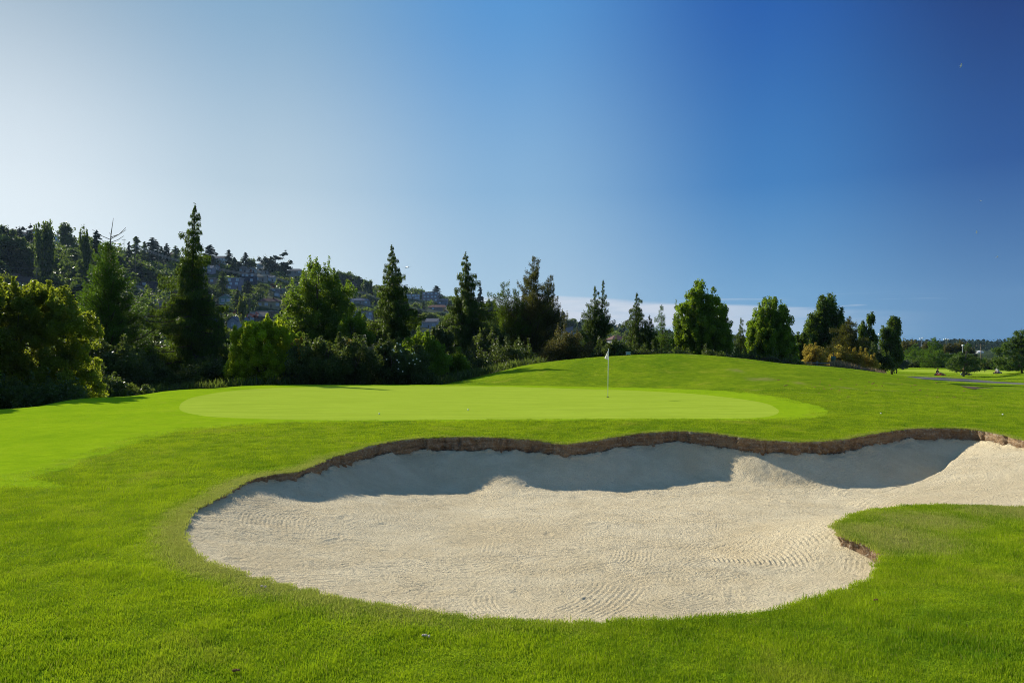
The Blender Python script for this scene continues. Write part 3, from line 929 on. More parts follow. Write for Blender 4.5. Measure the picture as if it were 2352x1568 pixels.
m, t = mat('grass_blades')
pos = t.n('ShaderNodeNewGeometry').outputs['Position']
va_ = t.n('ShaderNodeAttribute', attribute_name='v').outputs['Fac']
da = t.n('ShaderNodeAttribute', attribute_name='dry', attribute_type='INSTANCER').outputs['Fac']
big = t.noise(pos, .35, 4, .6); mid = t.noise(pos, 2.2, 4, .6, .4)
f = t.math('ADD', t.math('MULTIPLY', big, .40), t.math('ADD', t.math('MULTIPLY', mid, .55), t.math('MULTIPLY', va_, .28)))
c = t.mix(t.rng(f, .42, .74), rgb(.108, .228, .008), rgb(.41, .51, .015))
pn = t.noise(pos, .75, 4, .62, .5)
c = t.mix(t.math('MULTIPLY', t.rng(pn, .54, .72), .6), c, rgb(.42, .43, .05))
c = t.mix(t.math('MULTIPLY', t.rng(pn, .46, .30), .5), c, rgb(.085, .21, .008))
df = t.rng(t.math('ADD', da, t.math('ADD', t.math('MULTIPLY', t.math('SUBTRACT', mid, .5), .8), t.math('MULTIPLY', t.math('SUBTRACT', va_, .45), .7))), .30, .95)
c = t.mix(df, c, rgb(.44, .42, .12))
c = t.mix(t.rng(va_, .93, .97), c, rgb(.26, .24, .07))
d = principled(t, c, .6, .06)
tr = t.n('ShaderNodeBsdfTranslucent', i={'Color': t.mix(.35, c, rgb(.48, .64, .010))})
out(t, t.n('ShaderNodeMixShader', i={0: .42, 1: d, 2: tr}))
M['blade'] = m

clumps = bpy.data.collections.new('grass_clumps')
for k in range(4):
    clumps.objects.link(clump('grass_clump', 56, .085, .022 + .004 * (k % 2), .0018, 100 + k, .04))


def scatter(n, y0, y1, u0, u1):
    y = np.sqrt(rng.uniform(y0 * y0, y1 * y1, n)); u = rng.uniform(u0, u1, n)
    return u * y, y


gx, gy, gs = [], [], []
for y0, y1, dens, sc in ((2.8, 6.5, 330, 1.0), (6.5, 10, 210, 1.15), (10, 15, 110, 1.4), (15, 22, 62, 1.7), (22, 34, 22, 2.0)):
    u0, u1 = -1.0, 1.0
    n = int((u1 - u0) / 2 * (y1 * y1 - y0 * y0) * dens)
    x, y = scatter(n, y0, y1, u0, u1)
    gx.append(x); gy.append(y); gs.append(np.full(n, sc))
# a denser fringe hanging over the rim of the bunker
per = len(BUNK)
for off, cnt in ((.0, 5), (.03, 4), (.10, 3)):
    q = np.repeat(BUNK + nrm * off, cnt, 0) + rng.normal(0, .03, (per * cnt, 2))
    gx.append(q[:, 0]); gy.append(q[:, 1]); gs.append(rng.uniform(.5, 1.3, len(q)))
gx = np.concatenate(gx); gy = np.concatenate(gy); gs = np.concatenate(gs)
gd, _ = nearest(BUNK[::2], gx, gy)
ok = ~inside(BUNK, gx, gy) & ~inside(gp, gx, gy)
isap = inside(ap, gx, gy)
ad_, _ = nearest(ap, gx, gy)
ok &= ~(isap & ((rng.random(len(gx)) < .4) | (ad_ > .5)))
gx, gy, gs, gd, isap = gx[ok], gy[ok], gs[ok], gd[ok], isap[ok]
hz = np.where(isap, .40, 1.0) * rng.uniform(.7, 1.25, len(gx)) * (1 + .9 * fbm(gx, gy, 2.2, 3, 9))
hz *= np.where(gd < .10, .75, 1.0) / np.sqrt(gs)
dr = dry_at(gx, gy, gd)
dr = np.where((gd < .09) & (gy > 9.5), np.maximum(dr, rng.uniform(.1, 1.1, len(gx))), dr)
gz = T(gx, gy)
gm = bpy.data.meshes.new('grass'); gm.vertices.add(len(gx))
gm.vertices.foreach_set('co', np.column_stack([gx, gy, gz]).astype(np.float32).ravel())
for nm_, vals in (('dry', dr), ('sxy', gs), ('sz', hz * gs)):
    a_ = gm.attributes.new(nm_, 'FLOAT', 'POINT'); a_.data.foreach_set('value', vals.astype(np.float32))
gr = bpy.data.objects.new('grass', gm); COL.objects.link(gr)
tag(gr, 'green grass blades of the rough around the sand bunker', 'grass', kind='stuff')
ng = bpy.data.node_groups.new('scatter_grass', 'GeometryNodeTree')
ng.interface.new_socket('Geometry', in_out='INPUT', socket_type='NodeSocketGeometry')
ng.interface.new_socket('Geometry', in_out='OUTPUT', socket_type='NodeSocketGeometry')
N = ng.nodes; Lk = ng.links
gi = N.new('NodeGroupInput'); go = N.new('NodeGroupOutput')
m2p = N.new('GeometryNodeMeshToPoints'); iop = N.new('GeometryNodeInstanceOnPoints'); ci = N.new('GeometryNodeCollectionInfo')
ci.inputs['Collection'].default_value = clumps; ci.inputs['Separate Children'].default_value = True; ci.inputs['Reset Children'].default_value = True
iop.inputs['Pick Instance'].default_value = True
rv = N.new('FunctionNodeRandomValue'); rv.data_type = 'FLOAT_VECTOR'
rv.inputs[0].default_value = (-.12, -.12, 0); rv.inputs[1].default_value = (.12, .12, 6.283)
na = N.new('GeometryNodeInputNamedAttribute'); na.data_type = 'FLOAT'; na.inputs['Name'].default_value = 'sxy'
nb = N.new('GeometryNodeInputNamedAttribute'); nb.data_type = 'FLOAT'; nb.inputs['Name'].default_value = 'sz'
cx_ = N.new('ShaderNodeCombineXYZ')
Lk.new(gi.outputs[0], m2p.inputs[0]); Lk.new(m2p.outputs[0], iop.inputs['Points']); Lk.new(ci.outputs[0], iop.inputs['Instance'])
Lk.new(rv.outputs[0], iop.inputs['Rotation'])
Lk.new(na.outputs[0], cx_.inputs[0]); Lk.new(na.outputs[0], cx_.inputs[1]); Lk.new(nb.outputs[0], cx_.inputs[2])
Lk.new(cx_.outputs[0], iop.inputs['Scale']); Lk.new(iop.outputs[0], go.inputs[0])
gr.modifiers.new('scatter', 'NODES').node_group = ng

# ---------------------------------------------------------------- trees
def leaves(c, a, b, fold=0.0):
    """rhombic leaves: centres, half long axes, half wide axes"""
    n = len(c)
    v = np.stack([c - a, c + b, c + a, c - b], 1).reshape(-1, 3)
    return v, np.arange(n * 4).reshape(n, 4)


def rand_dirs(n, r, bias=(0, 0, 0)):
    d = r.standard_normal((n, 3)) + np.array(bias)
    return d / (np.linalg.norm(d, axis=1)[:, None] + 1e-9)


def perp(d, r):
    q = np.cross(d, rand_dirs(len(d), r))
    return q / (np.linalg.norm(q, axis=1)[:, None] + 1e-9)


def crown_cloud(blobs, n, size, r, clump_r=.45, nclump=None, zst=1.0, spread=.72, shoot=.0):
    """blobs (k,6): centre, radii. Leaves gather in clumps spread through the blobs"""
    B = np.array(blobs, float)
    vol = (B[:, 3] * B[:, 4] * B[:, 5]) ** .75
    nclump = nclump or max(12, int(vol.sum() * 20))
    pick = r.choice(len(B), nclump, p=vol / vol.sum())
    d = rand_dirs(nclump, r)
    q = r.random(nclump) ** .38
    cc = B[pick, :3] + d * B[pick, 3:] * (q * .96)[:, None]
    cr_ = clump_r * r.uniform(.55, 1.25, nclump)
    k = r.choice(nclump, n, p=(cr_ ** 2) / (cr_ ** 2).sum())
    dd = rand_dirs(n, r)
    p = cc[k] + dd * (cr_[k] * r.random(n) ** .45)[:, None] * np.array([1, 1, zst])
    ldir = rand_dirs(n, r, (0, 0, -.25)) + d[k] * .35 + dd * .5
    ldir /= np.linalg.norm(ldir, axis=1)[:, None]
    s = size * r.uniform(.55, 1.25, n)
    a = ldir * s[:, None] * .5; b = perp(ldir, r) * s[:, None] * .33
    if shoot > 0:      # upright leafy shoots breaking the outline
        m_ = (d[:, 2] > .15) & (q > .8)
        sh = cc[m_]
        if len(sh):
            ns = int(n * shoot); kk = r.integers(0, len(sh), ns); tt = r.random(ns)
            ln = (clump_r * 2.2) * r.random(len(sh))[kk]
            pp = sh[kk] + np.column_stack([r.normal(0, size * .4, ns), r.normal(0, size * .4, ns), tt * ln + clump_r * .4])
            ld = rand_dirs(ns, r, (0, 0, .4)); ss = size * r.uniform(.5, 1.0, ns)
            p = np.vstack([p, pp]); a = np.vstack([a, ld * ss[:, None] * .5]); b = np.vstack([b, perp(ld, r) * ss[:, None] * .33])
    v, f = leaves(p, a, b)
    kv = np.concatenate([k, r.integers(0, nclump, len(f) - n)]) if len(f) > n else k
    return v, f, cc, cr_, .6 * r.random(nclump)[kv] + .4 * r.random(len(f))


def broadleaf(name, label, cat, dx, Y, blobs, n, size, mt, base=None, clump_r=.45, zst=1.0, group=None, seed=1, trunk=.16, stems=1, shoot=.12, depth=.9, crown='crown', bark='bark', nclump=None):
    """blobs given in the photo as (x, y, half width, half height); Y is the distance"""
    r = np.random.default_rng(seed)
    p0 = at(dx, 804, Y); gz_ = float(T(p0.x, Y))
    root = empty(name, (p0.x, Y, gz_))
    tag(root, label, cat, group)
    B = []
    for bx_, by_, bw, bh in blobs:
        c_ = at(bx_, by_, Y); k = S / F * Y
        B.append((c_.x - p0.x, r.uniform(-.15, .15) * bw * k, c_.z - gz_, bw * k, bw * k * depth, bh * k))
    v, f, cc, cr_, vv_ = crown_cloud(B, n, size, r, clump_r, nclump, zst, shoot=shoot)
    v[:, 2] = np.maximum(v[:, 2], .02)
    mesh_obj(crown, v, f, mt, root, attrs={'v': np.repeat(vv_, 4)})
    mb = MB()
    top = max(b[2] + b[5] * .5 for b in B); mx = sum(b[0] for b in B) / len(B)
    for s_ in range(stems):
        an = r.uniform(0, 6.28); sp = .18 * (stems > 1)
        q = [(sp * math.cos(an), sp * math.sin(an), -.3)]
        for k in range(1, 6):
            t_ = k / 5
            q.append((sp * math.cos(an) * (1 + 4 * t_) + mx * t_ * .8 + r.normal(0, .06), sp * math.sin(an) * (1 + 4 * t_) + r.normal(0, .06), top * t_))
        tr_ = trunk / math.sqrt(stems)
        mb.tube(q, [tr_ * (1.15 - .95 * k / 5) for k in range(6)], 8)
        order = r.permutation(len(cc))[:26 // stems + 4]
        for j in order:
            e = Vector(cc[j]); k = min(4, max(1, int(5 * (e.z / top) * .62)))
            s0 = Vector(q[k]); mid_ = s0.lerp(e, .5) + Vector((0, 0, .12 * (e - s0).length))
            mb.tube([s0, mid_, e], [tr_ * .34, tr_ * .22, tr_ * .07], 5, cap=False)
    mb.build('trunk' if stems == 1 else 'stems', M[bark], root, smooth=True)
    return root


def conifer(name, label, dx, dytop, Y, prof, mt, cat='conifer', seed=1, up=.1, droop=.5, upturn=.15, mode='hang', dens=1.0, size=.3, lean=0.0, tip=.5, group=None, dybase=None, nb=9.5, bare=0.0, gap=.25, leaders=None, bark='bark', wid=.22):
    """prof: (photo row, half width) pairs from the top down"""
    r = np.random.default_rng(seed)
    p0 = at(dx, 804, Y); gz_ = float(T(p0.x, Y)); k = S / F * Y
    root = empty(name, (p0.x, Y, gz_)); tag(root, label, cat, group)
    H = at(dx, dytop, Y).z - gz_
    zs = [at(dx, py, Y).z - gz_ for py, _ in prof][::-1]; rs = [hw * k for _, hw in prof][::-1]
    C, A, Bv = [], [], []
    mb = MB()
    axes = [(0.0, 0.0, H, lean, 1.0)] + [(lx * k, 0.0, at(dx, ly, Y).z - gz_, ll, sc) for lx, ly, ll, sc in (leaders or [])]
    for ax, ay, Ht, ln_, sc in axes:
        def axis(z):
            t_ = max(0, z) / Ht
            return Vector((ax * min(1, t_ * 2.2) + ln_ * k * t_ ** 3 + .05 * math.sin(t_ * 9 + seed), ay + .05 * math.cos(t_ * 7), z))
        mb.tube([axis(Ht * j / 12 - .3 * (j == 0)) for j in range(13)], [max(.012, .014 * Ht * (1 - j / 12.0) ** .9) for j in range(13)], 7)
        z = max(.25, zs[0]); az = r.uniform(0, 6.28)
        z_lo = z if sc == 1.0 else Ht * .45
        z = z_lo
        while z < Ht - .08:
            rad = 1.13 * float(np.interp(z, zs, rs)) * (sc if sc != 1 else 1)
            if sc != 1.0: rad = min(rad, (Ht - z) * .5 + .1)
            rel = z / Ht
            L = rad * (r.uniform(.62, 1.12) if rel < .55 else r.uniform(.25, 1.15)) * (1 + gap * math.sin(z * 2.1 + az * 1.0 + seed))
            if r.random() < .10 and rel < .65: L *= 1.28
            L = max(L, .12)
            az += 2.399 + r.normal(0, .35)
            ca, sa = math.cos(az), math.sin(az)
            o = axis(z)
            m_ = max(3, int(L / .16))
            bp = []; upk = up * r.uniform(.5, 1.4) if mode != 'hang' else up + .12
            for j in range(m_ + 1):
                s_ = j / m_
                dz = upk * L * s_ - droop * L * s_ * s_ + upturn * L * s_ ** 4
                bp.append((o.x + ca * L * s_, o.y + sa * L * s_, z + dz))
            bp = np.array(bp)
            mb.tube(bp[::max(1, m_ // 3)].tolist() + [bp[-1].tolist()], [max(.006, .011 * L + .008)] * (len(bp[::max(1, m_ // 3)])) + [.004], 4, cap=False)
            # sprays
            ns = int((18 + 100 * L) * dens)
            s_ = r.random(ns) ** .75
            i_ = np.minimum((s_ * m_).astype(int), m_ - 1); fr = (s_ * m_ - i_)[:, None]
            P = bp[i_] * (1 - fr) + bp[i_ + 1] * fr
            lat = np.array([-sa, ca, 0.0]); wd_ = L * wid * np.sin(np.clip(s_ * .9 + .12, 0, 1) * math.pi) ** .7
            off = r.uniform(-1, 1, ns) * (wd_ + .04)
            P = P + lat * off[:, None]
            P[:, 2] += r.normal(0, .03 + .045 * min(L, 1.5), ns)
            outw = np.array([ca, sa, 0.0])
            sg = np.sign(off)[:, None]
            szz = .62 * size * r.uniform(.55, 1.2, ns) * (.62 + .38 * min(1, L))
            if mode == 'hang':
                dr_ = outw * r.uniform(.1, .6, ns)[:, None] + lat * sg * r.uniform(0, .3, ns)[:, None] + np.array([0, 0, -1.0]) * r.uniform(.7, 1.6, ns)[:, None] + r.normal(0, .18, (ns, 3))
                P[:, 2] -= r.random(ns) ** .7 * (.10 + .30 * np.minimum(L, 1.2)) * (1.0 - .35 * s_)
                wdt = .075
            else:
                dr_ = outw * r.uniform(.5, 1.2, ns)[:, None] + lat * sg * r.uniform(.2, 1.1, ns)[:, None] + np.array([0, 0, 1.0]) * (r.uniform(-.25, .6, ns) + up)[:, None] + r.normal(0, .2, (ns, 3))
                wdt = .085
            dr_ /= np.linalg.norm(dr_, axis=1)[:, None]
            if mode != 'hang': P[:, 2] += r.normal(0, .07 + .05 * L, ns)
            P = P + dr_ * (szz * .4)[:, None]
            C.append(P); A.append(dr_ * (szz * .5)[:, None]); Bv.append(perp(dr_, r) * (szz * wdt)[:, None])
            z += r.uniform(.4, 1.6) / (nb * 1.5) * (.9 if rel < .6 else .9 + .9 * (rel - .6) / .4)
        # leader shoot
        nt = 26
        zt = Ht - r.random(nt) * tip
        P = np.array([tuple(axis(q)) for q in zt]); d_ = rand_dirs(nt, r, (0, 0, .6 if mode != 'hang' else -.2))
        P = P + d_ * .06
        sz_ = size * .45
        C.append(P); A.append(d_ * sz_ * .5); Bv.append(perp(d_, r) * sz_ * .16)
    c_ = np.vstack(C); v, f = leaves(c_, np.vstack(A), np.vstack(Bv))
    v[:, 2] = np.maximum(v[:, 2], .0)
    mesh_obj('crown', v, f, mt, root, attrs={'v': np.repeat(r.random(len(f)), 4)})
    tr_ = mb.build('trunk', M[bark], root, smooth=True)
    return root


# --- left to right, the planting along the back of the green
bushes = 'shrubs of the belt behind the green'
belt = 'trees of the belt behind the green'
broadleaf('hawthorn', 'big rusty yellow-green thorn bush at the left edge of the photo', 'bush', 60, 34, [(20, 770, 110, 110), (110, 740, 80, 90), (165, 790, 60, 100), (-60, 740, 90, 110), (30, 880, 130, 75), (60, 690, 60, 40), (150, 890, 90, 60)], 105000, .135, M['thorn'], seed=11, stems=4, clump_r=.34, shoot=.16, group=bushes, crown='foliage')
broadleaf('hawthorn', 'low dark bush below the ascending fir', 'bush', 215, 43, [(190, 850, 75, 80), (270, 860, 60, 70)], 22000, .17, M['bramble'], seed=12, stems=4, group=bushes, crown='foliage')
broadleaf('maple_tree', 'leafy tree cut off by the left edge of the photo, behind the thorn bush', 'tree', -230, 31, [(-230, 690, 120, 110), (-200, 800, 130, 100)], 26000, .2, M['maple'], seed=13, group=belt)
broadleaf('maple_tree', 'dark shade tree standing just outside the left edge of the photo', 'tree', -130, 28.5, [(-150, 760, 90, 95), (-120, 850, 100, 60)], 16000, .2, M['maple'], seed=14, group=belt)

fir = conifer('douglas_fir', 'fir with bare candelabra tip and upswept branches, second tree from left', 248, 556, 50, [(556, 5), (580, 20), (600, 28), (640, 40), (700, 54), (760, 64), (830, 72), (900, 74), (945, 66)], M['fir'], 'fir', seed=21, up=.34, droop=.0, upturn=.10, mode='brush', dens=2.2, size=.34, nb=19, group=belt, tip=.3, gap=.12, wid=.30)
k50 = S / F * 50
Ht_ = at(248, 500, 50).z - fir.location.z
mb = MB(); mb.tube([(.1, 0, at(248, 575, 50).z - fir.location.z), (.15, 0, at(248, 540, 50).z - fir.location.z), (.32, 0, Ht_)], [.05, .035, .012], 6)
for row, ln, sgn in ((575, 12, 1), (562, 30, -1), (553, 24, 1), (545, 34, -1), (538, 26, 1), (532, 34, -1), (526, 30, 1), (520, 10, -1), (530, 40, 1), (515, 6, 1)):
    z0 = at(248, row + 18, 50).z - fir.location.z
    y_ = rng.uniform(-.5, .5)
    mb.tube([(.15, 0, z0), (.15 + sgn * ln * k50 * .55, y_ * .5, z0 + ln * k50 * .25), (.15 + sgn * ln * k50, y_, z0 + ln * k50 * .62)], [.028, .022, .014], 5)
mb.build('candelabra', M['palebark'], fir)

conifer('cedar_tree', 'tallest cedar with ragged drooping spire, at left behind the green', 440, 465, 52, [(470, 4), (500, 12), (560, 28), (600, 30), (640, 52), (700, 66), (760, 72), (830, 84), (900, 88), (940, 80)], M['cedar'], 'cedar', seed=31, dens=2.5, size=.42, nb=10.5, droop=.55, upturn=.32, lean=4, tip=.7, gap=.35, group=belt)
conifer('cedar_tree', 'leaning young cedar half hidden at right foot of the tallest cedar', 500, 700, 50, [(710, 5), (740, 22), (800, 36), (860, 46), (920, 48)], M['cedar'], 'cedar', seed=32, dens=2.2, size=.38, droop=.6, upturn=.3, group=belt)
broadleaf('hazel_bush', 'bright yellow-green bush right of the tallest cedar', 'bush', 600, 46, [(590, 800, 68, 70), (640, 810, 55, 60), (560, 830, 50, 65), (610, 860, 85, 60), (600, 750, 36, 32), (650, 765, 34, 32)], 80000, .13, M['hazel'], seed=33, stems=5, shoot=.22, clump_r=.32, group=bushes, crown='foliage')
broadleaf('alder_tree', 'wide leafy alder between the tallest and the second cedar', 'tree', 735, 56, [(735, 660, 48, 60), (700, 690, 50, 55), (775, 690, 46, 55), (740, 740, 90, 65), (790, 760, 60, 60), (680, 760, 50, 60), (735, 810, 105, 60), (735, 850, 110, 45)], 105000, .15, M['alder'], seed=34, stems=3, clump_r=.42, trunk=.2, group=belt, shoot=.14)
broadleaf('bramble_bush', 'bramble thicket with tan seed heads below the alder', 'bush', 745, 45, [(720, 828, 60, 50), (790, 822, 55, 50), (830, 838, 40, 42), (760, 850, 80, 40)], 40000, .15, M['bramble'], seed=35, stems=4, group=bushes, crown='foliage')
broadleaf('dock_plant', 'tall tan seeding weed leaning above the bramble thicket', 'weed', 805, 44.5, [(800, 800, 14, 22), (812, 790, 10, 16), (795, 830, 10, 20)], 2600, .09, M['gold'], seed=36, stems=3, trunk=.03, clump_r=.16, group='seeding weeds in the thicket', crown='foliage')
broadleaf('dock_plant', 'short tan seeding weed between yellow-green bush and bramble', 'weed', 682, 44.5, [(682, 790, 13, 20), (690, 812, 10, 16), (758, 828, 10, 12)], 2600, .09, M['gold'], seed=37, stems=3, trunk=.03, clump_r=.16, group='seeding weeds in the thicket', crown='foliage')
broadleaf('buddleia_bush', 'grey-green leafed bush beside the second cedar', 'bush', 852, 48, [(850, 820, 24, 34), (838, 850, 28, 30)], 8000, .14, M['grey'], seed=38, stems=3, group=bushes, crown='foliage')
conifer('cedar_tree', 'second tall cedar, right of the wide alder', 903, 560, 57, [(565, 4), (600, 16), (640, 28), (680, 42), (720, 48), (780, 58), (840, 66), (890, 66)], M['cedar'], 'cedar', seed=41, dens=2.5, size=.42, nb=10.5, droop=.5, upturn=.28, lean=-3, tip=.6, gap=.3, group=belt)
rose = broadleaf('rose_bush', 'rambling rose bush with scattered white flowers', 'bush', 905, 47, [(890, 838, 50, 48), (950, 842, 45, 48), (860, 870, 60, 30), (960, 880, 50, 25)], 38000, .15, M['bramble'], seed=42, stems=4, group=bushes, crown='foliage')
for k, (fx, fy) in enumerate([(912, 787), (919, 790), (875, 796), (903, 802), (905, 805), (920, 804), (922, 807), (888, 824), (912, 826), (916, 831), (857, 841), (870, 843), (915, 846), (925, 852), (947, 811), (952, 809), (949, 826), (957, 823), (965, 828), (940, 833), (953, 835)]):
    fr_ = MB(); p = at(fx, fy, 45.2)
    for j in range(5):
        a_ = j * 1.257
        fr_.box((.028 * math.cos(a_), 0, .028 * math.sin(a_)), (.038, .015, .038), 0)
    fr_.build('flower', M['flower'], rose, loc=(p.x - rose.location.x, p.y - rose.location.y, p.z - rose.location.z))
broadleaf('elder_bush', 'light green elder bush between the second and third cedar', 'bush', 975, 52, [(970, 795, 40, 34), (992, 830, 46, 44), (955, 850, 36, 34)], 34000, .14, M['maple'], seed=43, stems=4, group=bushes, crown='foliage')
conifer('cedar_tree', 'third tall cedar, broad below, left of the twin dark conifers', 1075, 577, 68, [(582, 4), (610, 14), (640, 26), (680, 40), (720, 50), (780, 60), (840, 74), (880, 80)], M['cedar'], 'cedar', seed=51, dens=2.5, size=.46, nb=9.5, droop=.5, upturn=.25, lean=-6, tip=.7, gap=.3, group=belt, leaders=[(-26, 665, 0, .8)])
for k_, (bx, by, bw, bh, Yb, lb) in enumerate([(668, 815, 30, 50, 48.5, 'mid green shrub peeping over the right end of the yellow-green bush'), (1040, 845, 34, 30, 54, 'mid green shrub at the left foot of the third cedar'), (540, 880, 40, 30, 47, 'low mid green shrub left of the yellow-green bush'), (810, 770, 34, 40, 52, 'mid green leafy shrub right under the alder crown')]):
    broadleaf('elder_bush', lb, 'bush', bx, Yb, [(bx, by, bw, bh), (bx + bw * .5, by + 8, bw * .6, bh * .8)], 18000, .14, M['maple'], seed=450 + k_, stems=4, group=bushes, crown='foliage', shoot=.12)
broadleaf('bramble_bush', 'dark bramble mass in the shade left of the grass mound', 'bush', 1120, 58, [(1060, 850, 60, 38), (1140, 835, 60, 45), (1010, 860, 45, 25), (1190, 820, 40, 35)], 30000, .15, M['bramble'], seed=52, stems=4, group=bushes, crown='foliage')
conifer('cypress_tree', 'shorter dark conifer leaning against the two-armed one', 1168, 648, 72, [(652, 6), (680, 22), (710, 36), (750, 48), (800, 52), (850, 52)], M['cedar'], 'conifer', seed=53, up=.55, droop=.3, upturn=.2, mode='brush', dens=2.0, size=.36, nb=9, lean=-14, group=belt, leaders=[(24, 662, -8, .8)])
conifer('cypress_tree', 'brown-green conifer with a side arm reaching up to the right', 1224, 588, 73, [(592, 5), (620, 14), (660, 26), (700, 40), (750, 54), (800, 60), (850, 62)], M['cedar2'], 'conifer', seed=54, up=.5, droop=.25, upturn=.2, mode='brush', dens=2.1, size=.38, nb=9.5, lean=4, group=belt, leaders=[(30, 632, 12, .7)])
broadleaf('willow_bush', 'brownish olive bush right of the two-armed conifer', 'bush', 1300, 64, [(1295, 800, 38, 40), (1330, 810, 34, 40), (1270, 830, 34, 32)], 20000, .14, M['olive'], seed=55, stems=4, group=bushes, crown='foliage')
conifer('cedar_tree', 'open conifer with two thin spires directly above the flag', 1366, 655, 72, [(660, 5), (690, 16), (730, 26), (770, 34), (810, 42), (850, 44)], M['cedar'], 'cedar', seed=56, dens=2.2, size=.38, nb=9.5, droop=.45, upturn=.35, tip=.6, group=belt, leaders=[(17, 640, 2, .8)])
conifer('cedar_tree', 'small weeping cedar right of the two-spired conifer', 1460, 671, 74, [(676, 4), (700, 16), (730, 28), (770, 28), (820, 34), (850, 36)], M['cedar'], 'cedar', seed=57, dens=1.9, size=.42, droop=.75, upturn=.3, lean=3, tip=.8, gap=.4, group=belt)
conifer('cedar_tree', 'lowest dark cedar between the weeping cedar and the big maple', 1493, 722, 73, [(726, 5), (750, 18), (790, 26), (840, 32)], M['cedar'], 'cedar', seed=58, dens=2.2, size=.36, group=belt)
conifer('spruce_tree', 'small pointed spruce touching the left side of the big maple', 1520, 700, 75, [(705, 4), (730, 12), (760, 20), (800, 26), (840, 28)], M['fir'], 'spruce', seed=59, up=.15, droop=.3, upturn=.2, mode='brush', dens=1.9, size=.3, group=belt)
broadleaf('maple_tree', 'big round bright green maple right of the grass mound top', 'tree', 1614, 70, [(1612, 690, 40, 42), (1590, 730, 48, 48), (1640, 735, 44, 50), (1612, 770, 72, 50), (1572, 785, 34, 42), (1656, 785, 34, 42), (1615, 820, 70, 38), (1615, 750, 55, 50)], 125000, .17, M['maple'], seed=61, clump_r=.36, zst=1.2, trunk=.2, group=belt, shoot=.06)
conifer('cedar_tree', 'thin cedar peeping out between the two round maples', 1702, 728, 74, [(734, 4), (750, 12), (790, 18), (840, 26)], M['cedar'], 'cedar', seed=62, dens=2.0, size=.34, group=belt)
broadleaf('maple_tree', 'second round maple, smaller than the one left of it', 'tree', 1772, 72, [(1770, 715, 34, 32), (1752, 745, 36, 36), (1792, 750, 34, 38), (1770, 785, 60, 42), (1738, 800, 30, 36), (1806, 795, 28, 38), (1772, 825, 62, 30), (1772, 765, 48, 42)], 100000, .17, M['maple'], seed=63, clump_r=.36, zst=1.2, trunk=.18, group=belt, shoot=.06)
broadleaf('bramble_bush', 'dark hedge of bramble under the weeping cedar behind the sign', 'bush', 1450, 62, [(1400, 830, 45, 26), (1480, 825, 50, 26), (1545, 820, 40, 22)], 16000, .15, M['bramble'], seed=64, stems=4, group=bushes, crown='foliage')
broadleaf('bramble_bush', 'bramble hedge between the feet of the two round maples', 'bush', 1690, 66, [(1630, 822, 40, 18), (1700, 830, 45, 20), (1760, 838, 40, 18), (1820, 838, 30, 18)], 16000, .15, M['bramble'], seed=65, stems=4, group=bushes, crown='foliage')
broadleaf('poplar_tree', 'broad many-topped poplar, tallest tree on the right', 'poplar', 1897, 90, [(1905, 715, 16, 40), (1890, 730, 18, 45), (1922, 745, 18, 42), (1880, 770, 30, 45), (1915, 790, 34, 50), (1858, 795, 22, 38), (1942, 780, 18, 40), (1880, 815, 36, 30), (1915, 760, 28, 45)], 60000, .26, M['poplar'], seed=71, clump_r=.45, zst=2.3, trunk=.25, group=belt, shoot=.15)
conifer('spruce_tree', 'dark spruce in front of the broad poplar', 1945, 725, 84, [(730, 6), (750, 20), (790, 34), (830, 44), (850, 46)], M['cedar2'], 'spruce', seed=72, up=.3, droop=.3, upturn=.1, mode='brush', dens=2.0, size=.42, group=belt, lean=8)
broadleaf('alder_tree', 'low young alder left of the broad poplar', 'tree', 1842, 80, [(1845, 795, 22, 34), (1825, 815, 18, 25)], 9000, .2, M['poplar'], seed=73, group=belt)
broadleaf('poplar_tree', 'narrow two-stemmed poplar right of the dark spruce', 'poplar', 1988, 98, [(1998, 742, 9, 26), (1984, 765, 14, 28), (2002, 790, 12, 30), (1985, 800, 16, 28)], 13000, .24, M['poplar'], seed=74, clump_r=.35, zst=2.0, group=belt)
broadleaf('poplar_tree', 'oval poplar standing alone, rightmost of the tall trees', 'poplar', 2048, 102, [(2050, 748, 15, 24), (2040, 780, 19, 34), (2057, 785, 17, 34), (2048, 815, 22, 28)], 22000, .24, M['poplar'], seed=75, clump_r=.4, zst=1.8, group=belt)
broadleaf('broom_bush', 'golden brown bush beside the wooden rail', 'bush', 1870, 76, [(1865, 812, 20, 22), (1882, 822, 16, 22), (1866, 836, 26, 16)], 13000, .14, M['gold'], seed=76, stems=4, trunk=.04, group=bushes, crown='foliage', shoot=.2)
broadleaf('broom_bush', 'wide yellow bush behind the green ball washer', 'bush', 1945, 77, [(1930, 818, 30, 20), (1965, 826, 32, 20), (1920, 836, 30, 14), (1995, 836, 22, 14)], 24000, .14, M['gold'], seed=77, stems=5, trunk=.04, group=bushes, crown='foliage', shoot=.2)
conifer('spruce_tree', 'small blue-green spruce between the golden and the yellow bush', 1893, 805, 78, [(808, 4), (820, 10), (840, 14)], M['fir'], 'spruce', seed=78, mode='brush', dens=1.5, size=.22, group=belt)
broadleaf('laurel_bush', 'dark rounded bush left of the distant green', 'bush', 2010, 92, [(2000, 825, 26, 26), (2030, 835, 20, 20)], 10000, .2, M['bramble'], seed=79, stems=3, group=bushes, crown='foliage')
broadleaf('olive_shrub', 'silvery shrub at the left end of the distant green', 'bush', 2055, 118, [(2050, 832, 18, 16), (2070, 834, 14, 12), (2033, 838, 10, 8)], 7000, .2, M['grey'], seed=80, stems=3, group=bushes, crown='foliage')
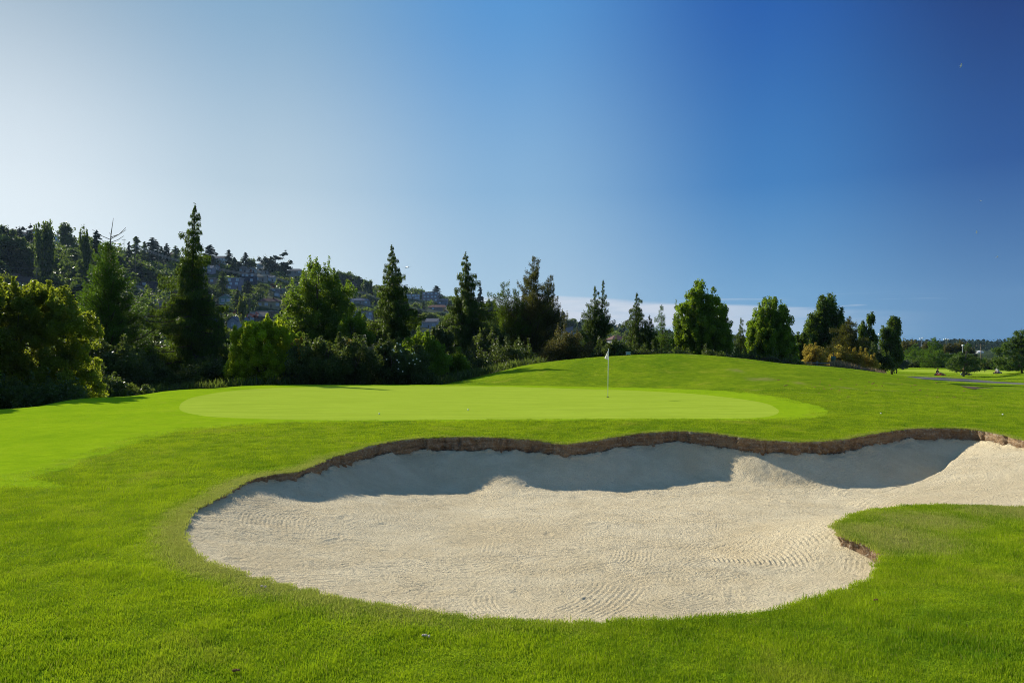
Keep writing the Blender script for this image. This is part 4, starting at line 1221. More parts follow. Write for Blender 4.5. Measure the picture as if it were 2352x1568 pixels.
conifer('spruce_tree', 'spruce behind the distant green, right of the oval poplar', 2098, 790, 165, [(795, 6), (810, 20), (830, 28), (846, 30)], M['fir'], 'spruce', seed=81, up=.2, droop=.2, mode='brush', dens=1.2, size=.55, nb=5, group=belt)
broadleaf('willow_tree', 'round dusky tree right of the oval poplar', 'tree', 2090, 185, [(2090, 800, 22, 18), (2105, 815, 16, 15)], 7000, .38, M['olive'], seed=82, clump_r=.7, group=belt)
conifer('spruce_tree', 'broken-topped dark spruce above the seated driver in black', 2147, 775, 150, [(782, 8), (800, 22), (820, 36), (850, 42)], M['fir'], 'spruce', seed=83, up=.35, droop=.3, mode='brush', dens=1.4, size=.55, nb=5, group=belt)
for k, (bx, by, bw, bh, lb) in enumerate([(2185, 803, 18, 14, 'dusky round tree right of the broken-topped spruce'), (2205, 805, 16, 18, 'taller dusky tree behind the small pine'), (2128, 806, 12, 12, 'little dusky tree between the two far spruces'), (2228, 815, 12, 14, 'dusky tree right of the lamp behind the small pine')]):
    broadleaf('willow_tree', lb, 'tree', bx, 190, [(bx, by, bw, bh), (bx + 4, by + 14, bw, bh)], 6500, .38, M['olive'], seed=84 + k, clump_r=.7, group=belt)
for k, (bx, lb) in enumerate([(2168, 'dark foot of hedge behind the seated driver in black'), (2290, 'dark hedge right of the small pine'), (2118, 'dark hedge at the left end behind the distant green')]):
    broadleaf('laurel_bush', lb, 'bush', bx, 158, [(bx, 836, 30, 14), (bx + 20, 838, 24, 11), (bx - 22, 838, 22, 10)], 9000, .34, M['bramble'], seed=90 + k, clump_r=.6, stems=3, group=bushes, crown='foliage')


def pine(label, dx, Y, blobs, n, seed, base=None):
    """pine with separate tufts of long needles on crooked limbs"""
    r = np.random.default_rng(seed); p0 = at(dx, 804, Y); gz_ = float(T(p0.x, Y)); k = S / F * Y
    root = empty('pine_tree', (p0.x, Y, gz_)); tag(root, label, 'pine', 'pines beside the distant green')
    B = []
    for bx_, by_, bw, bh in blobs:
        c_ = at(bx_, by_, Y); B.append((c_.x - p0.x, r.uniform(-.3, .3) * bw * k, c_.z - gz_, bw * k, bw * k * .9, bh * k))
    B = np.array(B); vol = (B[:, 3] * B[:, 5]); pick = r.choice(len(B), n, p=vol / vol.sum()); d = rand_dirs(n, r)
    cc = B[pick, :3] + d * B[pick, 3:] * (r.random(n) ** .42)[:, None]
    nn = 34; c = np.repeat(cc, nn, 0); dd = rand_dirs(n * nn, r, (0, 0, .45)); ln = .42 * r.uniform(.7, 1.2, n * nn)
    v, f = leaves(c + dd * (ln * .5)[:, None], dd * (ln * .5)[:, None], perp(dd, r) * .035)
    v[:, 2] = np.maximum(v[:, 2], .25)
    mesh_obj('crown', v, f, M['pine'], root, attrs={'v': np.repeat(r.random(len(f)), 4)})
    mb = MB(); top = (B[:, 2] + B[:, 5]).max()
    ax_ = [(r.normal(0, .05) + (B[0, 0]) * j / 7, r.normal(0, .05), top * j / 7 - .2 * (j == 0)) for j in range(8)]
    mb.tube(ax_, [.15 * (1.05 - j / 8) for j in range(8)], 8)
    for j in r.permutation(n)[:60]:
        e = Vector(cc[j]); q = min(6, max(1, int(7 * e.z / top * .75))); s0 = Vector(ax_[q])
        mb.tube([s0, s0.lerp(e, .5) + Vector((0, 0, -.1)), e], [.045, .03, .012], 5, cap=False)
    mb.build('trunk', M['palebark'], root, smooth=True)
    return root


pine('small open pine on the lawn, hiding the driver in the red helmet', 2212, 104, [(2222, 792, 11, 14), (2216, 822, 26, 14), (2200, 826, 22, 12), (2240, 830, 22, 12), (2213, 845, 36, 10), (2190, 838, 18, 10), (2238, 850, 20, 8)], 170, 95)
pine('tall dense pine cut off by the right edge of the photo', 2345, 106, [(2345, 775, 18, 22), (2330, 795, 28, 20), (2360, 790, 30, 24), (2300, 805, 24, 12), (2330, 825, 48, 18), (2370, 820, 40, 20), (2305, 838, 36, 14), (2350, 845, 50, 14)], 620, 96)

# dry grass at the foot of the yellow bush
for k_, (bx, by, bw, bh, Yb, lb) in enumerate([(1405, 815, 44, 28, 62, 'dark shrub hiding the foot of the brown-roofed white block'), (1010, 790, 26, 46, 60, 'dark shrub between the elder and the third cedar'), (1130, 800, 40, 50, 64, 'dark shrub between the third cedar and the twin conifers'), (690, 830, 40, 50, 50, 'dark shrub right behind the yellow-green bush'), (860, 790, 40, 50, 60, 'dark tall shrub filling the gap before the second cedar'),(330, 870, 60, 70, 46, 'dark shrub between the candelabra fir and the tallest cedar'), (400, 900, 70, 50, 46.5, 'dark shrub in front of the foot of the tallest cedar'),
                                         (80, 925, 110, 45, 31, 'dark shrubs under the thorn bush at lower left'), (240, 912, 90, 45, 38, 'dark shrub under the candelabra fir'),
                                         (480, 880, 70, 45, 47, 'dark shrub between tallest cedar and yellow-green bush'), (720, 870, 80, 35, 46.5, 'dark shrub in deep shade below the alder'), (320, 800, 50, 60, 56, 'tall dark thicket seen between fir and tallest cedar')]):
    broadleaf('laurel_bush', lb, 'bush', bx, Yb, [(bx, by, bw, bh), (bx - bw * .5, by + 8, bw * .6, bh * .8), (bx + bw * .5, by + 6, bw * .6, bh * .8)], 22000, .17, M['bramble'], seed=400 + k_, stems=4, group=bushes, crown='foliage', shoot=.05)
# dry grass
r = np.random.default_rng(5); nn = 5200
u_ = r.uniform(1908, 2035, nn); Yd = r.uniform(66, 74, nn)
xs_ = np.array([ray(a_, 840)[0] for a_ in u_]) * Yd; zs_ = T(xs_, Yd)
hh2 = r.uniform(.25, .75, nn) * (1 + .6 * vnoise(xs_, Yd, .9, 4)); dd = np.column_stack([r.normal(0, .15, nn), r.normal(0, .15, nn), np.ones(nn)])
cc = np.column_stack([xs_, Yd, zs_]) + dd * (hh2 * .5)[:, None]
v, f = leaves(cc, dd * (hh2 * .5)[:, None], perp(dd, r) * .025)
tag(mesh_obj('dry_grass', v, f, M['drygrass'], attrs={'v': np.repeat(r.random(nn), 4)}), 'pale pinkish dry grass at the foot of the yellow bush', 'dry grass', kind='stuff')
# uncut grass and weeds under the belt of trees
nn = 26000
u_ = r.uniform(-250, 1250, nn); Yd = r.uniform(0, 1, nn) * 10 + np.interp(u_, [-250, 0, 200, 430, 700, 1000, 1250], [30, 33, 36, 42, 44, 47, 54])
xs_ = ucol(u_) * Yd; zs_ = T(xs_, Yd)
hh2 = r.uniform(.3, .8, nn); dd = np.column_stack([r.normal(0, .3, nn), r.normal(0, .3, nn), np.ones(nn)])
v, f = leaves(np.column_stack([xs_, Yd, zs_]) + dd * (hh2 * .5)[:, None], dd * (hh2 * .5)[:, None], perp(dd, r) * .04)
tag(mesh_obj('undergrowth', v, f, M['bramble'], attrs={'v': np.repeat(r.random(nn), 4)}), 'uncut weeds in the shade under the belt of trees', 'undergrowth', kind='stuff')

# ---------------------------------------------------------------- houses on the hillside
_mc = {}


def paint(c, rough=.8):
    k = tuple(round(x, 3) for x in c) + (rough,)
    if k not in _mc: _mc[k] = simple_mat('house_paint', c, rough, .2, .08, .8)
    return _mc[k]


M['pane'] = simple_mat('sky_reflection_glass', (.42, .50, .58), .35, .5, .3, .5)  # pale blue base colour stands in for sky reflected in the panes
M['frame'] = simple_mat('window_frame', (.75, .75, .73), .6, .3, .03)
M['brick'] = simple_mat('chimney_brick', (.20, .085, .055), .9, .1, .3, 4)
house_boxes = []


def house(label, dx, dy, wpx, hpx, kind='gable', wall=(.55, .55, .52), roof=(.10, .10, .11), rz=0.0, nwin=3, floors=2, chim=False, name='house', cat='house', deep=8.0, y0=190, Yd=None, door=True):
    """dx, dy: centre of the house foot in the photo; wpx, hpx: width and wall height there"""
    if Yd is None:
        p = hit(dx, dy, y0, 1600)
        if p is None: p = at(dx, dy, 700)
    else:
        p = at(dx, dy, Yd)
    k = S / F * p.y
    w_, h_ = wpx * k * .92, hpx * k * .85
    y = p.y
    root = empty(name, (p.x, y, p.z), rz)
    tag(root, label, cat, 'houses on the hillside' if cat == 'house' else None)
    house_boxes.append((dx, dy, wpx, hpx, y))
    d_ = min(deep, w_ * 1.2)
    mb = MB(); mb.box((0, d_ / 2, h_ / 2 - 3), (w_, d_, h_ + 6))
    rb = MB(); o = .5; rh = min(w_, d_) * .32
    if kind == 'gable':        # ridge runs left-right
        z = h_ + .01
        for sgn in (-1, 1):
            y1 = -o if sgn < 0 else d_ + o
            vs = [(-w_ / 2 - o, y1, z - .25), (w_ / 2 + o, y1, z - .25), (w_ / 2 + o, d_ / 2, z + rh), (-w_ / 2 - o, d_ / 2, z + rh)]
            vs += [(a, b, c_ + .25) for a, b, c_ in vs]
            rb.add(vs, [(0, 1, 2, 3), (7, 6, 5, 4), (0, 4, 5, 1), (1, 5, 6, 2), (2, 6, 7, 3), (3, 7, 4, 0)])
        for sx in (-w_ / 2, w_ / 2):
            mb.add([(sx, 0, h_), (sx, d_, h_), (sx, d_ / 2, h_ + rh - .05)], [(0, 1, 2)])
    elif kind == 'front':      # gable end towards the viewer
        rh = w_ * .30; z = h_ + .01
        for sgn in (-1, 1):
            vs = [(sgn * (w_ / 2 + o), -o, z - .2), (sgn * (w_ / 2 + o), d_ + o, z - .2), (0, d_ + o, z + rh), (0, -o, z + rh)]
            vs += [(a, b, c_ + .25) for a, b, c_ in vs]
            rb.add(vs, [(0, 1, 2, 3), (7, 6, 5, 4), (0, 4, 5, 1), (1, 5, 6, 2), (2, 6, 7, 3), (3, 7, 4, 0)])
        mb.add([(-w_ / 2, 0, h_), (w_ / 2, 0, h_), (0, 0, h_ + rh - .05)], [(0, 1, 2)])
        mb.add([(-w_ / 2, d_, h_), (w_ / 2, d_, h_), (0, d_, h_ + rh - .05)], [(2, 1, 0)])
    elif kind == 'hip':
        z = h_; q = min(w_, d_) * .38
        vs = [(-w_ / 2 - o, -o, z), (w_ / 2 + o, -o, z), (w_ / 2 + o, d_ + o, z), (-w_ / 2 - o, d_ + o, z), (-w_ / 2 + q, d_ / 2, z + rh), (w_ / 2 - q, d_ / 2, z + rh)]
        rb.add(vs, [(0, 1, 5, 4), (1, 2, 5), (2, 3, 4, 5), (3, 0, 4), (3, 2, 1, 0)])
    elif kind == 'shed':
        z = h_
        vs = [(-w_ / 2 - o, -o, z), (w_ / 2 + o, -o, z + w_ * .22), (w_ / 2 + o, d_ + o, z + w_ * .22), (-w_ / 2 - o, d_ + o, z)]
        vs += [(a, b, c_ + .3) for a, b, c_ in vs]
        rb.add(vs, [(3, 2, 1, 0), (4, 5, 6, 7), (0, 1, 5, 4), (1, 2, 6, 5), (2, 3, 7, 6), (3, 0, 4, 7)])
        mb.add([(-w_ / 2, 0, h_), (w_ / 2, 0, h_), (w_ / 2, 0, h_ + w_ * .21)], [(0, 1, 2)])
        mb.add([(w_ / 2, 0, h_), (w_ / 2, d_, h_), (w_ / 2, d_, h_ + w_ * .21), (w_ / 2, 0, h_ + w_ * .21)], [(0, 1, 2, 3)])
    else:
        rb.box((0, d_ / 2, h_ + .15), (w_ + 1.0, d_ + 1.0, .3))
    mb.build('wall', paint([x * .55 for x in wall]), root)
    ro = rb.build('roof', paint([x * .62 for x in roof]), root)
    if chim:
        c2 = MB(); c2.box((w_ * .18, d_ * .45, h_ + rh * .8), (.8, .7, 2.2)); c2.box((w_ * .18, d_ * .45, h_ + rh * .8 + 1.2), (1.0, .9, .2))
        c2.build('chimney', M['brick'], ro)
    for fl in range(floors):
        for j in range(nwin):
            ww = min(1.9, w_ / nwin * .55); wh = min(1.6, h_ / floors * .52)
            x_ = (j - (nwin - 1) / 2) * w_ / nwin + (0.15 * w_ / nwin if (j + fl) % 2 else 0); z_ = h_ * (fl + .55) / floors
            if door and fl == 0 and j == nwin // 2 and nwin > 1:
                m2 = MB(); m2.box((x_, -.03, 1.05), (1.0, .1, 2.1)); m2.build('door', paint((.12, .08, .06)), root)
                continue
            m2 = MB(); m2.box((x_, -.035, z_), (ww + .3, .1, wh + .3)); wo = m2.build('window', M['frame'], root)
            m3 = MB(); m3.box((x_, -.09, z_), (ww, .03, wh)); m3.build('pane', M['pane'], wo)
    return root


W_, LB, GY, BR, TAN, DK = (.72, .72, .70), (.42, .46, .50), (.30, .31, .34), (.24, .15, .11), (.50, .43, .33), (.10, .10, .13)
HS = [
    ('small gabled pale house at the hilltop by the left edge', 29, 541, 12, 10, 'front', (.5, .55, .62), DK, -.3, 2, 1),
    ('brown roofed house on the hilltop left of the brick-red one', 50, 544, 38, 9, 'gable', (.45, .42, .40), BR, .2, 3, 1),
    ('tall brick-red house on the hilltop left of the tallest poplars', 72, 545, 22, 18, 'shed', (.30, .12, .08), BR, .2, 2, 2),
    ('tiny pale house glimpsed between the first two hill poplars', 129, 550, 12, 8, 'front', LB, GY, 0, 1, 1),
    ('low pale house under the dark wooded slope at left', 30, 641, 26, 10, 'hip', (.45, .48, .50), BR, .1, 2, 1),
    ('long brown roof with skylights above the rusty bush', 62, 656, 58, 12, 'gable', (.45, .38, .34), (.15, .10, .09), .1, 3, 1),
    ('grey-blue roofed house between rusty bush and fir', 105, 662, 34, 10, 'gable', (.35, .36, .42), (.12, .15, .20), -.1, 2, 1),
    ('tan roofed bungalow on the skyline between fir and tallest cedar', 324, 590, 38, 9, 'hip', TAN, (.34, .24, .17), 0, 3, 1),
    ('brown roofed skyline house below the pointed dark conifer', 371, 592, 30, 9, 'hip', (.28, .22, .2), BR, 0, 2, 1),
    ('dark skyline house just left of the tallest cedar', 392, 595, 24, 12, 'gable', (.10, .07, .07), BR, 0, 3, 1),
    ('grey gabled house on the skyline right of the tallest cedar', 502, 604, 38, 14, 'gable', (.40, .42, .45), (.13, .13, .14), 0, 4, 2),
    ('small white gabled house below the grey skyline house', 499, 620, 16, 9, 'front', LB, GY, .2, 2, 1),
    ('lilac house half hidden right of the tallest cedar', 473, 626, 28, 12, 'gable', (.46, .44, .52), GY, 0, 3, 1),
    ('brownish house below the lilac house', 476, 650, 34, 14, 'flat', (.38, .30, .25), (.55, .5, .45), 0, 3, 1),
    ('long low dark building with a white end among hill trees', 331, 656, 54, 11, 'flat', (.10, .09, .12), (.14, .13, .16), 0, 1, 1),
    ('cream house left of the pale blocks', 309, 669, 18, 12, 'hip', (.62, .58, .50), (.25, .19, .16), -.2, 2, 1),
    ('pale flat-roofed block above the bigger one, right of the fir', 333, 692, 36, 14, 'flat', (.56, .55, .60), (.6, .6, .62), .2, 1, 1),
    ('wide lilac-grey flat-roofed block right of the fir', 338, 708, 46, 20, 'flat', (.42, .40, .50), (.62, .6, .62), -.1, 2, 1),
    ('dark roofed house in front of the lilac-grey block', 344, 724, 28, 14, 'gable', (.12, .11, .14), DK, 0, 2, 1),
    ('two-gabled cream house right of the skyline spruces', 557, 625, 18, 12, 'front', (.55, .48, .46), (.40, .33, .28), 0, 2, 1),
    ('white gabled house beside the two-gabled cream one', 576, 625, 20, 11, 'front', W_, (.36, .28, .24), .1, 2, 1),
    ('white house with slate roof below the broad skyline pine', 602, 628, 28, 10, 'hip', (.6, .62, .66), GY, 0, 2, 1),
    ('small roof on the skyline left of the broad skyline pine', 597, 610, 16, 5, 'hip', (.4, .4, .38), (.25, .24, .22), 0, 2, 1),
    ('three-storey lilac modern house with pale eaves', 535, 664, 34, 31, 'flat', (.38, .34, .44), (.72, .72, .72), .05, 2, 3),
    ('grey wing of the three-storey lilac house', 505, 656, 24, 16, 'flat', (.30, .26, .32), (.70, .70, .70), 0, 1, 1),
    ('dark slate-blue modern house with a brick stack', 567, 648, 34, 26, 'flat', (.07, .08, .13), (.20, .14, .12), 0, 3, 2),
    ('beige cottage right of the slate-blue house', 596, 645, 24, 12, 'gable', (.52, .44, .38), (.42, .34, .22), 0, 2, 1),
    ('small white house behind a utility pole on the hill', 622, 646, 14, 12, 'gable', W_, GY, 0, 2, 1),
    ('mint green two-storey house with front gable', 517, 706, 32, 26, 'front', (.34, .56, .46), (.55, .52, .46), 0, 2, 2),
    ('yellow house with dark red hipped roof and dormer', 616, 706, 54, 17, 'hip', (.66, .57, .32), (.11, .035, .04), .12, 4, 1),
    ('grey roofed bungalow on the skyline left of the alder', 676, 627, 38, 7, 'hip', (.40, .40, .38), (.20, .20, .21), 0, 3, 1),
    ('near white gabled building left of the yellow-green bush', 534, 754, 38, 20, 'front', (.60, .66, .74), (.14, .15, .19), -.5, 1, 1),
    ('blue-grey roof right of the tallest cedar, low down', 482, 746, 30, 12, 'gable', (.3, .33, .4), (.13, .16, .22), .2, 1, 1),
    ('tan flat-roofed building below the yellow house', 610, 726, 46, 14, 'flat', (.42, .33, .25), (.66, .62, .60), 0, 2, 1),
    ('brown gabled roof just above the yellow-green bush', 589, 736, 42, 12, 'gable', (.25, .20, .20), (.28, .22, .20), 0, 2, 1),
    ('white flat roof with two chimneys left of the alder', 636, 669, 32, 7, 'flat', (.5, .45, .45), (.75, .74, .75), 0, 2, 1),
    ('small blue-white gable left of the alder', 636, 680, 14, 9, 'front', (.6, .66, .75), GY, .3, 1, 1),
    ('blue-grey hip roofed house behind a utility pole, right of the alder', 825, 697, 50, 9, 'hip', (.5, .48, .45), (.15, .18, .25), 0, 3, 1),
    ('brown gabled house high on the slope right of the alder', 809, 658, 20, 8, 'front', (.16, .10, .10), (.35, .25, .22), .2, 1, 1),
    ('modern white and orange house between alder and second cedar', 833, 736, 50, 25, 'flat', (.62, .60, .62), (.62, .62, .64), 0, 3, 2),
    ('orange-brown block beside the modern white house', 851, 735, 14, 16, 'flat', (.50, .20, .05), (.55, .5, .5), 0, 1, 1),
    ('terracotta roofed house below the skyline apartments', 1005, 712, 46, 9, 'hip', (.45, .33, .30), (.42, .20, .13), 0, 2, 1),
    ('blue-grey house with a tall chimney right of the skyline cypress', 1016, 700, 26, 12, 'gable', (.25, .30, .38), (.28, .22, .24), 0, 2, 1),
    ('grey gabled house between the second and third cedar', 982, 752, 48, 16, 'gable', (.60, .62, .68), (.17, .18, .22), -.25, 3, 1),
    ('pale building below the grey gabled house', 985, 772, 32, 14, 'flat', (.66, .68, .74), (.7, .7, .7), 0, 2, 1),
    ('modern house with sloping shed roof behind the olive bush', 1303, 770, 28, 18, 'shed', (.25, .30, .36), (.20, .22, .30), 0, 2, 1),
    ('low dark flat-roofed house right of the two-armed conifer', 1262, 760, 24, 10, 'flat', (.06, .06, .09), (.40, .42, .50), 0, 1, 1),
    ('low white-roofed building right of the shed-roofed house', 1322, 774, 34, 12, 'flat', (.35, .36, .40), (.78, .78, .80), 0, 2, 1),
]
for h_ in HS:
    label, dx, dy, wp, hp, kind, wall, roof, rz, nw, fl = h_
    house(label, dx, dy, wp, hp, kind, wall, roof, rz, nw, fl, chim=('chimney' in label or 'stack' in label or 'red hipped' in label or 'skyline house' in label))
# apartments on the skyline and the white block behind the mound
house('long pale apartment block with balconies on the skyline', 948, 686, 34, 13, 'flat', (.55, .50, .48), (.50, .45, .42), .1, 5, 2, name='apartment_building', cat='apartments', deep=14)
house('taller end wing of the skyline apartment block beside the cypress', 987, 692, 38, 26, 'flat', (.45, .40, .44), (.40, .35, .34), -.1, 4, 3, name='apartment_building', cat='apartments', deep=14)
house('white apartment block with brown roof behind the mound', 1424, 792, 38, 15, 'hip', (.70, .72, .78), (.20, .10, .08), .25, 4, 2, name='apartment_building', cat='apartments', deep=14, Yd=230)
house('long low white-roofed shed far behind the small pine', 2285, 838, 44, 5, 'flat', (.45, .47, .52), (.78, .80, .86), .3, 3, 1, name='warehouse', cat='warehouse', deep=16, Yd=240)
house('small distant pale industrial building by the far utility pole', 2300, 822, 26, 4, 'flat', (.42, .36, .36), (.5, .45, .45), .1, 3, 1, name='warehouse', cat='warehouse', deep=16, Yd=520)

# ---------------------------------------------------------------- trees of the hillside
def hill_proto(kind, seed):
    r = np.random.default_rng(seed)
    if kind == 'round':
        bl = [(0, 0, .62, .36, .36, .30)] + [(r.normal(0, .2), r.normal(0, .2), r.uniform(.45, .8), .22, .22, .18) for _ in range(5)]
        v, f, cc, cr_, vv_ = crown_cloud(bl, 4200, .062, r, .085, 110, 1.0, shoot=.02)
    elif kind == 'poplar':
        bl = [(r.normal(0, .05), r.normal(0, .05), z, .10, .10, .13) for z in np.linspace(.12, .84, 14)] + [(x_, 0, .7, .035, .035, .24) for x_ in (-.1, -.03, .06, .11)]
        v, f, cc, cr_, vv_ = crown_cloud(bl, 6500, .038, r, .035, 260, 2.2, shoot=.05)
    elif kind == 'conifer':
        P, A, B_ = [], [], []
        z = .06
        while z < .98:
            L = (.28 * (1 - z) ** .58 + .012) * r.uniform(.65, 1.15); a_ = r.uniform(0, 6.28); n = int(10 + 120 * L)
            s_ = r.random(n); o_ = np.array([math.cos(a_), math.sin(a_), 0]); la = np.array([-o_[1], o_[0], 0])
            p = o_ * (s_ * L)[:, None] + la * (r.uniform(-.3, .3, n) * L * (1 - s_ * .5))[:, None] + np.array([0, 0, 1]) * (z - .35 * L * s_ + r.normal(0, .006, n))[:, None]
            dr = o_ + la * r.uniform(-.8, .8, n)[:, None] + r.normal(0, .25, (n, 3)); dr /= np.linalg.norm(dr, axis=1)[:, None]
            P.append(p); A.append(dr * .030); B_.append(perp(dr, r) * .012); z += .0085
        v, f = leaves(np.vstack(P), np.vstack(A), np.vstack(B_)); cc = None
    else:   # pine: layered umbrella
        bl = [(r.normal(0, .17), r.normal(0, .17), z, .2 * (1.3 - z), .2 * (1.3 - z), .07) for z in np.linspace(.2, .90, 20)]
        v, f, cc, cr_, vv_ = crown_cloud(bl, 4500, .055, r, .07, 120, .8, shoot=.05)
    tb = MB(); tb.tube([(0, 0, -.25), (0, 0, .3), (0, 0, .9)], [.022, .016, .005], 6)
    tv = np.array(tb.v); base = len(v)
    faces = [list(q) for q in f] + [[i + base for i in q] for q in tb.f]
    me = bpy.data.meshes.new('hill_tree')
    me.from_pydata(np.vstack([v, tv]).tolist(), [], faces)
    a_ = me.attributes.new('v', 'FLOAT', 'POINT'); a_.data.foreach_set('value', np.concatenate([np.repeat(r.random(len(f)), 4), np.zeros(len(tv))]).astype(np.float32))
    mi = np.array([0] * len(f) + [1] * len(tb.f), dtype=np.int32)
    me.update()
    return me, mi


PROTO = {}
for kind, mts in (('round', ('hillgreen', 'hilllight', 'hillred', 'olive')), ('poplar', ('hillgreen',)), ('conifer', ('hilldark', 'hillgreen')), ('pine', ('hilldark',))):
    for sd in range(3 if kind != 'pine' else 2):
        me, mi = hill_proto(kind, 300 + sd)
        for mt in mts:
            m2 = me.copy(); m2.materials.append(M[mt]); m2.materials.append(M['bark'])
            m2.polygons.foreach_set('material_index', mi); m2.update()
            PROTO[(kind, mt, sd)] = m2


def hill_tree(kind, mt, dx, dyt, wpx, dyb=None, Y=None, label=None, group=None, name=None, k=0):
    if Y is None:
        p = hit(dx, dyb, 190, 2500)
        if p is None: return None
        Y = p.y; x = p.x
    else:
        x = ray(dx, 700)[0] * Y
    z = float(T(x, Y)); Ht = at(dx, dyt, Y).z - z
    if Ht < 2: return None
    me = PROTO[(kind, mt, k % (3 if kind != 'pine' else 2))]
    o = bpy.data.objects.new(name or {'round': 'deciduous_tree', 'poplar': 'poplar_tree', 'conifer': 'conifer_tree', 'pine': 'pine_tree'}[kind], me)
    COL.objects.link(o); o.location = (x, Y, z - .4)
    nat = {'round': .80, 'poplar': .30, 'conifer': .34, 'pine': .52}[kind]
    wd = wpx * 2 * S / F * Y / nat * (1.35 if kind == 'conifer' else 1.0)
    o.scale = (wd, wd, Ht); o.rotation_euler = (0, 0, rng.uniform(0, 6.28))
    return tag(o, label, {'round': 'tree', 'poplar': 'poplar', 'conifer': 'conifer', 'pine': 'pine'}[kind], group)


